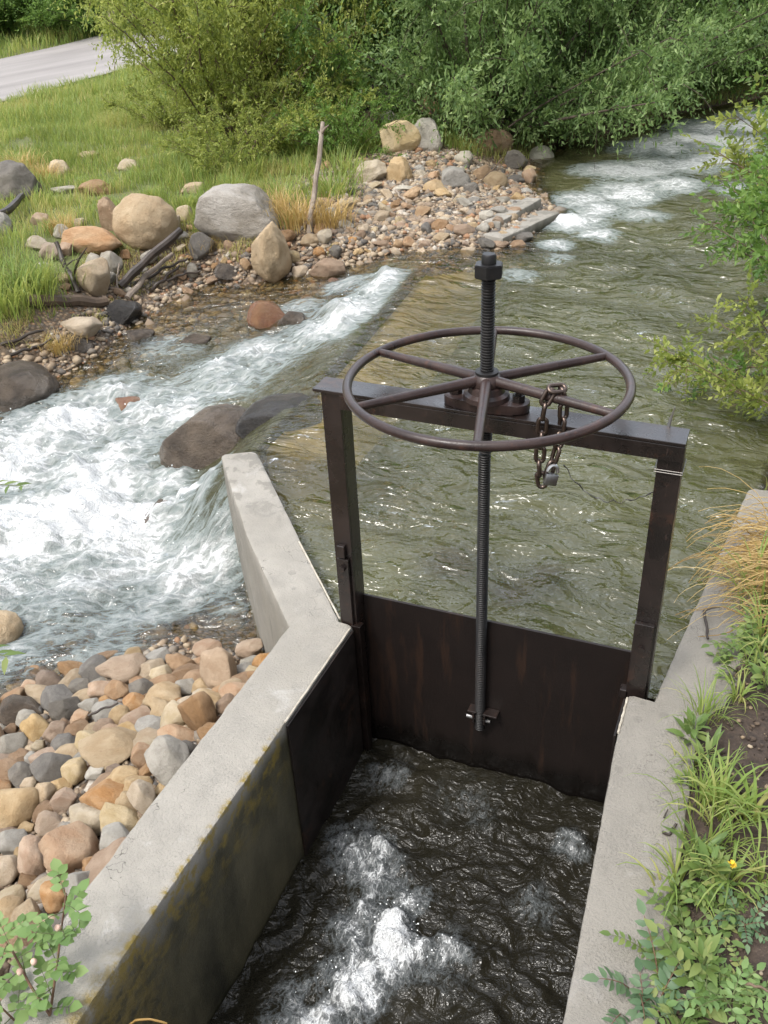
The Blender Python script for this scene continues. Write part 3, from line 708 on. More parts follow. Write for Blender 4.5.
# handwheel
HW = empty('handwheel', (SX, SY-.03, .805)); HW.parent = HG  # parent sits at y .03
ZWH, RW = 0.0, .330
bm = bmesh.new(); add_tube(bm, [(RW*math.cos(2*math.pi*k/96), RW*math.sin(2*math.pi*k/96), ZWH+.004) for k in range(96)], .0112, 14, True)
rim = bm_obj('rim', bm, M['wheel'], HW, True)
for k in range(6):
    a = R(44+60*k); u = Vector((math.cos(a), math.sin(a), 0)); bm = bmesh.new()
    n = 12; pp, rr = [], []
    for i in range(n):
        t_ = i/(n-1); q = .022+(RW-.022)*t_
        pp.append(u*q+Vector((0, 0, ZWH+.004+.004*(1-t_)))); rr.append(.0135-.0036*t_)
    add_tube(bm, pp, rr, 10)
    for v in bm.verts: pass
    bm_obj('spoke', bm, M['wheel'], HW, True)
bm = bmesh.new(); add_lathe(bm, [(.031, -.012), (.036, -.004), (.036, .012), (.03, .02), (.0275, .0225)], (0, 0), 24); bm_obj('hub', bm, M['wheel'], HW, True)
bm = bmesh.new(); add_lathe(bm, [(.0275, .0228), (.0275, .029), (.0225, .031)], (0, 0), 24); bm_obj('collar', bm, M['thread'], HW, True)

# ------------------------------------------------------------------ chain and padlock
def link_bm(L=.050, W=.029, r_=.0052):
    bm = bmesh.new(); s = (L-W)/2; q = W/2-r_; pp = []
    for k in range(9): a = math.pi*k/8; pp.append((q*math.cos(a), 0, s+q*math.sin(a)))
    for k in range(9): a = math.pi+math.pi*k/8; pp.append((q*math.cos(a), 0, -s+q*math.sin(a)))
    add_tube(bm, pp, r_, 8, True); return bm
CH = empty('chain', (0, 0, 0)); tag(CH, 'short loop of heavy steel chain hung over a handwheel spoke', 'chain')
lb = link_bm(); link_me = bpy.data.meshes.new('link'); lb.to_mesh(link_me); lb.free(); link_me.materials.append(M['chainm'])
link_me.polygons.foreach_set('use_smooth', [True]*len(link_me.polygons))
aS = R(-16); hub = Vector((SX, SY, .805)); su = Vector((math.cos(aS), math.sin(aS), 0)); sv = Vector((-math.sin(aS), math.cos(aS), 0))
cpos = hub+su*.178+Vector((0, 0, .012)); CH.location = cpos
# path across the spoke in its local frame: (along the spoke, across it, height)
path = [(-0.0096, -0.0158, -.215), (-0.0160, -0.0172, -.185), (-0.0160, -0.0172, -.148), (-0.0152, -0.0172, -.111), (-0.0144, -0.0172, -.074), (-0.0120, -0.0178, -.036), (-0.0064, -0.0132, -.002), (0.0064, 0.0026, .0165), (0.0160, 0.0158, -.004), (0.0176, 0.0185, -.042), (0.0168, 0.0172, -.079), (0.0152, 0.0132, -.115), (0.0120, 0.0053, -.151), (0.0064, -0.0040, -.185)]
for i, q in enumerate(path):
    o = bpy.data.objects.new('link', link_me); COL.objects.link(o); o.parent = CH
    p = su*q[0]+sv*q[1]+Vector((0, 0, q[2])); o.location = p
    a, b = path[max(i-1, 0)], path[min(i+1, len(path)-1)]
    tz = (su*(b[0]-a[0])+sv*(b[1]-a[1])+Vector((0, 0, b[2]-a[2]))).normalized()
    rx = (su if i % 2 == 0 else sv); rx = (rx-tz*rx.dot(tz)).normalized(); ry = tz.cross(rx)
    rot = Matrix((rx, ry, tz)).transposed() @ Matrix.Rotation(R(28), 3, 'Z')
    o.rotation_euler = rot.to_euler()
PL = empty('padlock', tuple(cpos+su*.012+Vector((0, -.02, -.20)))); tag(PL, 'shiny round padlock at the bottom of the chain', 'padlock')
bm = bmesh.new()
add_box(bm, (-.016, -.0075, -.018), (.016, .0075, .012), .004)
bm_obj('lock_body', bm, M['lock'], PL, True)
bm = bmesh.new(); add_tube(bm, [(.012*math.cos(R(a)), 0, .015+.017*math.sin(R(a))) for a in range(0, 181, 15)], .0042, 8); bm_obj('shackle', bm, M['galv'], PL, True)
bm = bmesh.new(); add_lathe(bm, [(.004, -.0095), (.005, -.009), (.005, -.0077)], (0, 0), 14); bmesh.ops.rotate(bm, verts=bm.verts[:], matrix=Matrix.Rotation(R(90), 3, 'X')); bm_obj('keyway', bm, M['thread'], PL, True)
PL.rotation_euler = (R(-8), R(14), R(30))
# slack wire from the chain to the right post
bm = bmesh.new(); a = cpos+Vector((.03, .02, -.185)); b = Vector((.392, .045, .585)); n = 22; pp = []
for i in range(n):
    k = i/(n-1); p = a.lerp(b, k); p.z -= .075*4*k*(1-k)*(1-.35*k); p.z += .004*math.sin(i*2.2); p.y += .004*math.sin(i*1.7)
    pp.append(p)
add_tube(bm, pp, [.0011+.001*(i % 4 == 0) for i in range(n)], 6)
tag(bm_obj('slack_wire', bm, M['wire'], None, True), 'thin sagging knotted wire from the chain to the right post', 'wire')

# ------------------------------------------------------------------ rocks
def rock_mesh(seed, sub=3, cuts=7, rough=.10, flat=1.0, cutd=(.68, .93)):
    bm = bmesh.new(); bmesh.ops.create_icosphere(bm, subdivisions=sub, radius=1.0)
    r_ = np.random.default_rng(seed)
    V = np.array([v.co[:] for v in bm.verts])
    V *= (1+rough*1.5*fbm(V[:, 0]*.9+seed*3.1, V[:, 1]*.9, V[:, 2]*.9, 2))[:, None]
    for k in range(cuts):
        n = r_.normal(size=3); n /= np.linalg.norm(n); dd = r_.uniform(*cutd)
        q = V@n; over = np.clip(q-dd, 0, None); V -= n[None]*(over*.9)[:, None]
    for v, c in zip(bm.verts, V): v.co = c
    bmesh.ops.smooth_vert(bm, verts=bm.verts[:], factor=.5, use_axis_x=True, use_axis_y=True, use_axis_z=True)
    V = np.array([v.co[:] for v in bm.verts])
    V *= (1+.05*fbm(V[:, 0]*2.2+seed, V[:, 1]*2.2, V[:, 2]*2.2, 4))[:, None]
    V -= (V.max(0)+V.min(0))/2; V /= (V.max(0)-V.min(0))[None]/2
    for v, c in zip(bm.verts, V): v.co = c
    me = bpy.data.meshes.new('rock'); bm.to_mesh(me); bm.free()
    me.polygons.foreach_set('use_smooth', [True]*len(me.polygons))
    me.materials.append(M['concrete']); return me
ROUND = [rock_mesh(100+i, 4, 8, .2, cutd=(.64, .92)) for i in range(9)]
ANGLE = [rock_mesh(200+i, 4, 10, .18, cutd=(.52, .84)) for i in range(9)]
BIG = [rock_mesh(300+i, 5, 7, .13, cutd=(.66, .9)) for i in range(6)]
BIGR = [rock_mesh(400+i, 5, 4, .08, cutd=(.84, .97)) for i in range(3)]
KIND = {'r': ROUND, 'a': ANGLE, 'B': BIG, 'b': BIGR}
occupied = []
rk = random.Random(5)
def add_rock(pos, size, mat, label, group=None, kind='r', rot=0.0, name='cobble', cat='rock', tilt=None, idx=None):
    me = KIND[kind][rk.randrange(len(KIND[kind])) if idx is None else idx]
    o = bpy.data.objects.new(name, me); COL.objects.link(o)
    o.material_slots[0].link = 'OBJECT'; o.material_slots[0].material = RC[mat]
    # local axes: x across the view, y away, z up, tilted a little
    base = Matrix((Vector((_r[0], _r[1], 0)), Vector((-_r[1], _r[0], 0)), Vector((0, 0, 1)))).transposed()
    tl = tilt if tilt is not None else rk.uniform(-14, 14)
    rm = base @ Matrix.Rotation(R(-rot)*.55, 3, 'Y') @ Matrix.Rotation(R(rot)*.75, 3, 'Z') @ Matrix.Rotation(R(tl), 3, 'X')
    o.rotation_euler = rm.to_euler(); o.location = pos; o.scale = size
    tag(o, label, cat, group)
    occupied.append((pos[0], pos[1], (size[0]+size[1])/2))
    return o
def px_rock(px, py, w, h, mat, label, group=None, kind='r', rot=0., emb=.45, name='cobble', dz=0., **k):
    p = ground_at(px, py); 
    for _ in range(3):
        s = dist(p)/FPX; sx = w/2*s; sz = h/2*s; sy = (sx+sz)/2
        p = ground_at(px, py, sz*emb+dz)
    return add_rock(p, (sx, sy, sz), mat, label, group, kind, rot, name, **k)

G1 = 'cobbles in the pile beside the long concrete wall'
def zp(x, y): return x/2, 640+y/2
PILE = [  # x, y, w, h in the enlarged view, stone, shape, turn, label
 (243, 60, 104, 56, 'pink', 'r', 4, 'flat pinkish white cobble at the waterline end of the pile'),
 (442, 66, 78, 116, 'pink', 'a', 38, 'tall slanted reddish tan slab leaning near the wall at the far end of the pile'),
 (350, 157, 64, 68, 'cream', 'r', 0, 'round cream yellow cobble a step from the wall below the slanted slab'),
 (400, 150, 74, 104, 'brown', 'r', 30, 'upright smooth brown cobble touching the long concrete wall'),
 (330, 112, 84, 62, 'tan', 'r', -10, 'tan cobble just beyond the round cream yellow one'),
 (130, 137, 64, 54, 'slate', 'a', 20, 'dark slate cobble near the water side of the pile'),
 (40, 142, 96, 54, 'wet', 'r', 0, 'wide dark brown cobble at the left waterline'),
 (220, 218, 136, 74, 'tan', 'a', 6, 'large flat olive tan slab in the middle of the pile'),
 (338, 246, 90, 116, 'grey', 'a', 16, 'tall speckled grey tan cobble leaning against the long wall'),
 (284, 230, 48, 62, 'orange', 'a', 22, 'upright orange brown wedge beside the tall grey tan cobble'),
 (100, 262, 82, 80, 'slate', 'a', -35, 'biggest dark grey slate cobble left of the flat olive slab'),
 (150, 263, 52, 52, 'cream', 'r', 0, 'small cream cobble under the flat olive slab'),
 (190, 266, 42, 30, 'pale', 'r', 0, 'small pale grey oval pebble under the flat olive slab'),
 (245, 281, 80, 52, 'tan', 'r', -8, 'smooth tan cobble above the big orange brown one'),
 (214, 318, 114, 84, 'orange', 'r', -14, 'big smooth orange brown cobble at the centre of the pile'),
 (286, 316, 54, 84, 'tan', 'a', 25, 'dull tan cobble wedged between the big orange brown one and the wall'),
 (127, 321, 56, 52, 'orange', 'a', 0, 'blocky orange tan cobble left of the big orange brown one'),
 (86, 312, 48, 58, 'tan', 'r', 0, 'tan egg shaped cobble beside the large round tan one'),
 (32, 338, 106, 104, 'tan', 'r', 0, 'large round tan cobble at the left edge of the pile'),
 (42, 271, 52, 54, 'slate', 'a', 10, 'slate grey cobble above the large round tan one'),
 (176, 364, 94, 74, 'cream', 'r', -12, 'large cream cobble under the big orange brown one'),
 (98, 368, 62, 48, 'pink', 'r', 0, 'pinkish tan cobble behind the big orange boulder'),
 (137, 420, 108, 122, 'orange', 'a', 26, 'biggest bright orange rock of the pile with a pitted face'),
 (66, 432, 58, 102, 'orange', 'r', 8, 'cream and orange cobble tucked left of the biggest orange rock'),
 (25, 404, 58, 62, 'pale', 'a', 0, 'pale grey cobble at the left edge beside the orange rocks'),
 (228, 404, 72, 90, 'pale', 'r', 32, 'pale cream grey cobble touching the wall beside its chipped notch'),
 (10, 460, 64, 66, 'tan', 'r', 0, 'tan cobble cut by the left edge under the pale grey one'),
 (185, 450, 44, 38, 'orange', 'a', 0, 'small orange tan cobble below the biggest orange rock by the wall'),
 (163, 492, 58, 88, 'grey', 'a', 18, 'purplish grey cobble against the wall behind the leafy sprig'),
 (108, 512, 52, 80, 'orange', 'r', 36, 'long orange brown cobble just above the leafy sprig'),
 (20, 546, 74, 78, 'tan', 'r', 0, 'speckled tan cobble lowest at the left edge above the leafy sprig'),
 (110, 186, 54, 54, 'brown', 'r', 0, 'brown cobble left of the flat olive slab'),
 (26, 209, 54, 58, 'grey', 'a', 0, 'grey brown cobble at the left edge below the waterline stones'),
 (75, 212, 32, 26, 'cream', 'r', 0, 'small cream pebble beside the grey brown cobble at the left edge'),
 (55, 158, 52, 36, 'grey', 'r', 0, 'grey cobble just below the wide dark brown waterline one'),
 (300, 172, 64, 32, 'grey', 'a', -6, 'thin grey slab lying above the orange brown wedge'),
 (240, 152, 52, 52, 'tan', 'r', 0, 'tan cobble beyond the flat olive slab'),
 (268, 126, 46, 42, 'orange', 'a', 15, 'orange cobble near the tan one below the far waterline'),
 (282, 101, 52, 46, 'slate', 'a', 0, 'dark grey cobble below the flat pinkish white one'),
 (160, 156, 42, 32, 'orange', 'r', 0, 'small orange cobble beside the dark slate one'),
 (126, 206, 52, 36, 'slate', 'r', 0, 'grey slate cobble between the brown cobble and the biggest slate'),
 (482, 66, 52, 36, 'grey', 'r', 20, 'grey cobble between the slanted slab and the wall corner'),
 (463, 96, 54, 28, 'tan', 'r', 15, 'flat tan cobble against the wall right of the slanted slab'),
 (370, 95, 44, 42, 'grey', 'a', 0, 'grey cobble left of the slanted slab'),
 (415, 18, 64, 32, 'orange', 'a', 0, 'orange cobble beyond the slanted slab at the water'),
 (500, 21, 58, 40, 'pink', 'a', 10, 'orange pink rock in the corner between the two pale walls'),
 (502, 48, 46, 28, 'grey', 'r', 0, 'grey tan cobble under the corner of the two pale walls'),
 (376, 66, 72, 34, 'brown', 'a', 0, 'brown flat cobble at the far waterline of the pile'),
 (322, 72, 46, 46, 'cream', 'r', 0, 'pale tan cobble next to the flat pinkish white one'),
 (200, 100, 54, 44, 'orange', 'a', 0, 'orange cobble below the flat pinkish white one on its water side'),
 (160, 95, 42, 34, 'slate', 'a', 0, 'bluish slate cobble at the waterline of the pile'),
 (178, 132, 44, 30, 'grey', 'r', 0, 'grey pebble right of the dark slate cobble'),
 (402, 92, 40, 40, 'tan', 'r', 0, 'small tan cobble under the foot of the slanted slab'),
 (60, 292, 36, 34, 'tan', 'r', 0, 'small tan cobble right of the slate grey one at the left'),
 (455, 132, 46, 44, 'brown', 'r', 20, 'brown cobble against the wall beyond the upright brown one'),
 (300, 128, 40, 34, 'pink', 'r', 0, 'small pinkish cobble above the thin grey slab'),
 (210, 175, 52, 36, 'brown', 'r', 0, 'brown oval cobble just beyond the flat olive slab'),
 (255, 190, 70, 40, 'tan', 'r', -8, 'long tan cobble lying on the far side of the flat olive slab'),
]
for x, y, w, h, c, k, ro, lab in PILE:
    px, py = zp(x, y); px_rock(px, py, w/2*.96, h/2*.96, c, lab, G1, k, ro, .5, dz=.012)
# smaller cobbles packed between them
SMALL = {'orange': 'small orange brown cobble wedged between larger cobbles of the pile', 'tan': 'small tan cobble wedged between larger cobbles of the pile', 'grey': 'small grey cobble wedged between larger cobbles of the pile',
         'slate': 'small dark slate cobble wedged between larger cobbles of the pile', 'cream': 'small cream cobble wedged between larger cobbles of the pile', 'brown': 'small brown cobble wedged between larger cobbles of the pile', 'pink': 'small pinkish cobble wedged between larger cobbles of the pile'}
G2 = 'small cobbles filling the pile'
rg = random.Random(21); made = 0
for rr0, tries in ((.048, 700), (.036, 1200), (.026, 2200), (.019, 3000)):
    for _ in range(tries):
        if made >= 240: break
        x, y = rg.uniform(-1.75, -.6), rg.uniform(-1.5, .18)
        if x > -.58-rr0 or y > .16-.0: continue
        z = T1(x, y); wl = float(water_level(np.array([x]), np.array([y]))[0])
        if z < wl-.05: continue
        if sdist(np.array([x]), np.array([y]), SILL)[0] > -.05: continue
        r_ = rr0*rg.uniform(.85, 1.15)
        if any((x-a)**2+(y-b)**2 < (.74*(r_+c))**2 for a, b, c in occupied): continue
        col = rg.choice(['orange', 'tan', 'grey', 'slate', 'cream', 'brown', 'tan', 'brown', 'tan', 'orange', 'brown'])
        add_rock((x, y, z+r_*.42), (r_*rg.uniform(.95, 1.3), r_*rg.uniform(.85, 1.1), r_*rg.uniform(.6, .8)), col, SMALL[col], G2, rg.choice('ra'), rg.uniform(-60, 60), name='pebble' if rr0 < .03 else 'cobble')
        made += 1

GB = 'boulders along the left bank'
def zl(x, y): return x/2, y/2
BANK = [  # enlarged view of the left bank
 (291, 450, 126, 122, 'tan', 'b', 0, 'largest smooth tan boulder on the left bank above the driftwood', .45),
 (222, 434, 46, 80, 'pink', 'B', 10, 'pinkish slab behind the left side of the largest tan boulder', .4),
 (190, 482, 114, 58, 'orange', 'B', -6, 'long orange boulder left of the largest tan boulder', .4),
 (485, 430, 166, 116, 'lichen', 'B', -14, 'big grey lichen covered boulder in the grass edge', .35),
 (540, 506, 80, 130, 'tan', 'B', 8, 'tall dull tan wedge shaped boulder at the water in front of the lichen boulder', .5),
 (192, 562, 62, 84, 'tan', 'a', 6, 'upright yellow tan rock beside the driftwood below the orange boulder', .45),
 (118, 341, 48, 42, 'cream', 'r', 0, 'cream boulder in the grass near the left edge', .4),
 (192, 380, 66, 40, 'pink', 'r', 8, 'pinkish tan rock in the grass above the orange boulder', .4),
 (175, 313, 44, 20, 'cream', 'r', 0, 'flat pale rock farthest back in the grass', .4),
 (257, 332, 44, 28, 'cream', 'r', 0, 'pale tan rock half sunk in the grass left of the lichen boulder', .3),
 (385, 380, 48, 30, 'tan', 'r', 0, 'flat tan rock in the grass left of the lichen boulder top', .3),
 (80, 440, 40, 34, 'pink', 'r', 0, 'pink orange cobble below the cream boulder at left', .4),
 (75, 488, 50, 34, 'cream', 'r', 0, 'cream cobble right of the green grass clump', .4),
 (125, 466, 40, 36, 'grey', 'r', 0, 'grey tan cobble left of the long orange boulder', .4),
 (102, 506, 48, 42, 'pink', 'r', 0, 'pinkish cobble below the grey tan one', .4),
 (188, 526, 34, 40, 'pale', 'r', 0, 'whitish grey stone above the upright yellow tan rock', .5),
 (222, 526, 44, 50, 'grey', 'a', 0, 'grey block between the yellow tan rock and largest tan boulder', .4),
 (162, 656, 82, 44, 'tan', 'r', -4, 'smooth olive tan cobble at the water below the log', .5),
 (246, 627, 74, 56, 'wetdark', 'a', 0, 'wet black rock at the foot of the pale driftwood stick', .4),
 (4, 450, 34, 50, 'grey', 'r', 0, 'grey boulder cut by the left edge above the green grass clump', .5),
 (370, 430, 32, 38, 'cream', 'r', 0, 'cream stone right of the largest tan boulder', .4),
 (404, 492, 52, 66, 'slate', 'a', 0, 'dark grey block right of the largest tan boulder', .4),
 (455, 545, 56, 34, 'wet', 'r', 0, 'wet dark brown stone at the foot of the lichen boulder', .4),
 (655, 540, 76, 50, 'brown', 'r', 0, 'brown rock at the shore below the leaning dead branch', .4),
 (671, 576, 50, 42, 'wetred', 'r', 0, 'wet red brown rock in the edge of the whitewater', .5),
 (600, 545, 34, 28, 'tan', 'r', 0, 'tan cobble left of the brown shore rock', .4),
 (585, 514, 32, 28, 'cream', 'r', 0, 'cream cobble right of the tall wedge boulder', .4),
 (638, 503, 26, 20, 'orange', 'r', 0, 'small orange pebble above the brown shore rock', .4),
 (660, 432, 34, 34, 'pale', 'r', 0, 'pale cobble below the gravel bar right of the dead branch', .4),
 (620, 480, 40, 26, 'tan', 'r', 0, 'flat tan stone under the dead branch', .4),
 (385, 540, 24, 30, 'grey', 'r', 0, 'grey pebble among the driftwood tips', .4),
 (250, 512, 22, 26, 'orange', 'a', 0, 'small orange stone under the largest tan boulder', .4),
 (160, 446, 24, 20, 'cream', 'r', 0, 'small cream stone left of the pinkish slab', .4),
 (130, 500, 34, 28, 'orange', 'r', 0, 'small orange cobble left under the long orange boulder', .4),
 (85, 538, 30, 26, 'pale', 'r', 0, 'white grey pebble beside the green grass clump', .4),
 (128, 556, 30, 22, 'cream', 'r', 0, 'cream pebble left of the upright yellow tan rock', .4),
 (26, 378, 110, 104, 'slate', 'B', 0, 'dark undercut boulder beneath dead grass at the left edge', .35),
 (220, 556, 26, 26, 'grey', 'a', 0, 'small grey stone behind the upright yellow tan rock', .4),
 (348, 452, 30, 44, 'tan', 'r', 0, 'tan stone tucked behind the right side of the largest tan boulder', .3),
 (130, 382, 50, 20, 'grey', 'a', 0, 'grey flat stone below the cream boulder in the grass', .3),
]
for x, y, w, h, c, k, ro, lab, e in BANK:
    px, py = zl(x, y); px_rock(px, py, w/2, h/2, c, lab, GB, k, ro, e, name='boulder' if max(w, h) > 60 else 'cobble')
def water_rock(px, py, w, h, mat, label, kind, up, rot=0., idx=None):
    """a rock standing in the stream: its middle sits UP above the water level there"""
    p = at(px, py, -.2)
    for _ in range(10):
        p = at(px, py, float(water_level(np.array([p[0]]), np.array([p[1]]))[0])+up)
    s = dist(p)/FPX; sx, sz = w/2*s, h/2*s
    return add_rock(p, (sx, (sx+sz)/2, sz), mat, label, 'rocks standing in the whitewater', kind, rot, 'boulder', tilt=5, idx=idx)
water_rock(210, 450, 104, 86, 'wet', 'big wet brown boulder in the whitewater next to the short angled wall', 'B', -.01, 32, 4)
water_rock(280, 420, 92, 44, 'wetdark', 'dark slick rock half under the smooth lip of the spill', 'B', -.06, 16, 5)
water_rock(160, 527, 62, 54, 'wet', 'small wet brown rock in spray below the big wet boulder', 'B', -.06, 28, 2)
water_rock(268, 318, 44, 34, 'wetred', 'wet rust red rock at the shallow edge of the whitewater', 'r', .01)
water_rock(292, 322, 30, 26, 'wet', 'low wet brown rock right of the rust red one', 'r', .0)
water_rock(128, 406, 28, 20, 'wetred', 'small orange brown rock washed over by the whitewater', 'r', -.005)
water_rock(74, 347, 48, 32, 'wet', 'dark wet boulder at the left shore under the olive tan cobble', 'b', .03)
water_rock(20, 389, 76, 52, 'wet', 'wide wet brown boulder at the left edge of the photo in the whitewater', 'b', .04)
water_rock(2, 632, 40, 44, 'tan', 'wet tan rock at the left edge beside the lower whitewater', 'b', .02)
water_rock(140, 336, 30, 14, 'wet', 'low wet brown stone in the shallow left shore water', 'r', .0)
water_rock(195, 343, 34, 14, 'wet', 'flat wet stone in the shallows midway along the left shore', 'r', -.01)

for px, py, w, h, lab in ((450, 563, 52, 30, 'reddish stone under the pool left of the stem'), (512, 592, 50, 30, 'reddish stone under the pool right of the stem near the gate'), (545, 575, 40, 26, 'smaller pinkish stone under the pool right of the other reddish ones'), (455, 365, 44, 18, 'orange stone under the pool just behind the stem above the wheel hub')):
    p = at(px, py, -.20); sc_ = dist(p)/FPX; add_rock(tuple(p), (w/2*sc_, w/2.4*sc_, .05), 'wetred', lab, 'stones under the pool', 'r', 0, 'submerged_stone')
GC = 'stones on the gravel bar'
def zb(x, y): return 320+x/2.954, 110+y/2.954
BAR = [
 (232, 88, 128, 108, 'cream', 'B', 20, 'largest pale boulder at the back of the gravel bar'), (318, 84, 96, 116, 'pale', 'B', -12, 'pale grey slab boulder leaning on the right of the largest pale one'),
 (150, 190, 106, 74, 'cream', 'B', 24, 'long pale boulder at the grassy side of the gravel bar'), (236, 185, 78, 90, 'tan', 'B', -24, 'smooth tan boulder right of the long pale one'),
 (152, 42, 62, 80, 'pink', 'B', 30, 'pinkish boulder under the leafy weeds at the back of the bar'), (205, 24, 60, 40, 'grey', 'B', 0, 'grey rock behind the largest pale boulder'),
 (515, 100, 116, 84, 'brown', 'b', 0, 'brown boulder in the shade under the willow'), (577, 152, 72, 66, 'slate', 'B', 0, 'dark grey boulder between the brown one and the pale oval one'), (655, 140, 78, 64, 'pale', 'b', -14, 'pale oval boulder at the river end of the bar'),
 (425, 148, 58, 50, 'pale', 'r', 0, 'pale round cobble in the middle of the bar back'), (396, 205, 90, 76, 'grey', 'B', 10, 'grey tan boulder at the centre of the bar'), (480, 190, 64, 56, 'pink', 'B', 0, 'pink tan block behind the tan orange boulder'), (518, 215, 74, 64, 'tan', 'b', 0, 'tan orange boulder with a thin stick on it'),
 (446, 233, 46, 36, 'slate', 'r', 0, 'blue grey cobble left of the tan orange boulder'), (335, 230, 66, 42, 'tan', 'a', 0, 'flat tan block left of the grey tan boulder'), (618, 205, 42, 60, 'orange', 'a', 10, 'orange brown upright stone near the river'),
 (575, 205, 56, 28, 'slate', 'r', 0, 'flat dark grey stone near the river'), (410, 265, 38, 32, 'cream', 'r', 0, 'cream cobble below the grey tan boulder'), (90, 245, 34, 34, 'slate', 'r', 0, 'blue grey stone by the grass at the left of the bar'),
 (32, 312, 52, 52, 'cream', 'r', 0, 'cream cobble at the left end of the bar'), (182, 318, 50, 40, 'tan', 'r', 0, 'tan cobble on the loose gravel slope'), (236, 328, 36, 28, 'cream', 'r', 0, 'cream pebble right of the tan one on the gravel slope'),
 (355, 344, 54, 44, 'brown', 'a', 0, 'rusty brown block low on the bar'), (315, 354, 32, 46, 'slate', 'r', 8, 'dark blue grey upright pebble low on the bar'), (264, 392, 40, 38, 'orange', 'r', 0, 'bright orange pebble at the lower shore of the bar'), (308, 398, 40, 32, 'brown', 'r', 0, 'red brown pebble at the lower shore'),
 (360, 378, 52, 32, 'tan', 'a', 0, 'flat tan stone at the lower shore'), (46, 420, 40, 40, 'slate', 'r', 0, 'dark pebble at the waterline left end of the bar'), (15, 380, 44, 52, 'cream', 'a', 0, 'broken cream stone at the left end waterline'), (75, 340, 54, 34, 'pale', 'r', 0, 'pale grey cobble right of the cream one at the left end'),
 (522, 332, 42, 40, 'pink', 'r', 0, 'pinkish white cobble beside the concrete slabs'), (565, 322, 44, 32, 'tan', 'r', 0, 'small tan cobble touching the concrete slabs'), (490, 318, 44, 40, 'pale', 'a', 0, 'pale angular stone left of the pinkish white cobble'), (482, 352, 40, 34, 'grey', 'r', 0, 'grey stone near the tip of the slabs'),
 (530, 298, 54, 30, 'grey', 'r', 0, 'flat grey brown stone under the low buried slab'), (430, 300, 36, 26, 'tan', 'r', 0, 'tan pebble in the middle of the bar'), (455, 268, 40, 24, 'grey', 'r', 0, 'flat grey pebble under the tan orange boulder'), (180, 395, 52, 20, 'brown', 'r', 0, 'low brown stone at the shore of the gravel slope'),
 (570, 245, 50, 26, 'brown', 'a', 0, 'flat brown stone behind the concrete slabs'), (610, 240, 36, 22, 'grey', 'r', 0, 'grey pebble behind the longest slab'), (130, 352, 44, 30, 'tan', 'r', 0, 'tan pebble low on the gravel slope'),
 (250, 232, 66, 20, 'pale', 'a', 0, 'flat pale slab below the smooth tan boulder'),
]
for x, y, w, h, c, k, ro, lab in BAR:
    px, py = zb(x, y); px_rock(px, py, w/2.954, h/2.954, c, lab, GC, k, ro, .4, name='boulder' if max(w, h) > 64 else 'cobble')
px_rock(380, 103, 46, 40, 'wet', 'dark brown boulder in deep shade under the bushes, left one', GC, 'B', 0, .4, name='boulder')
px_rock(438, 106, 36, 44, 'brown', 'reddish boulder in deep shade under the willow, right one', GC, 'B', 0, .4, name='boulder')
for i, (px, py, w, h, c, lab) in enumerate([(651, 124, 18, 8, 'cream', 'pale flat stone on the far bank beyond the rapids'), (664, 122, 10, 6, 'tan', 'tan pebble beside the pale flat stone on the far bank'), (619, 137, 10, 6, 'cream', 'pale pebble below the yellow grass of the far bank'), (640, 127, 12, 7, 'orange', 'orange stone at the far bank left of the pale flat one'), (742, 104, 12, 6, 'cream', 'cream pebble at the far bank under the dark trees')]):
    px_rock(px, py, w, h, c, lab, 'stones on the far bank', 'r', 0, .5)
# more cobbles over the bar and along the left shore
SB = {'orange': 'small orange pebble scattered on the gravel bank', 'tan': 'small tan pebble scattered on the gravel bank', 'grey': 'small grey pebble scattered on the gravel bank', 'slate': 'small dark pebble scattered on the gravel bank', 'cream': 'small cream pebble scattered on the gravel bank', 'brown': 'small brown pebble scattered on the gravel bank', 'pink': 'small pinkish pebble scattered on the gravel bank'}
rg = random.Random(8); made = 0
while made < 175:
    if rg.random() < .62: px, py = rg.uniform(318, 530), rg.uniform(165, 262)
    else: px, py = rg.uniform(20, 335), rg.uniform(205, 300)
    p = ground_at(px, py); x, y, z = p
    wl = float(water_level(np.array([x]), np.array([y]))[0])
    if z < wl-.02 or z > wl+.28: continue
    r_ = rg.choice([.022, .028, .035, .045, .055, .06])*rg.uniform(.8, 1.2)
    if any((x-a)**2+(y-b)**2 < (.8*(r_+c))**2 for a, b, c in occupied): continue
    col = rg.choice(['orange', 'tan', 'grey', 'slate', 'cream', 'brown', 'pink', 'tan', 'brown'])
    add_rock((x, y, z+r_*.3), (r_*rg.uniform(.95, 1.3), r_*rg.uniform(.85, 1.1), r_*rg.uniform(.55, .8)), col, SB[col], 'pebbles scattered on the gravel bank', rg.choice('ra'), rg.uniform(-60, 60), name='pebble'); made += 1
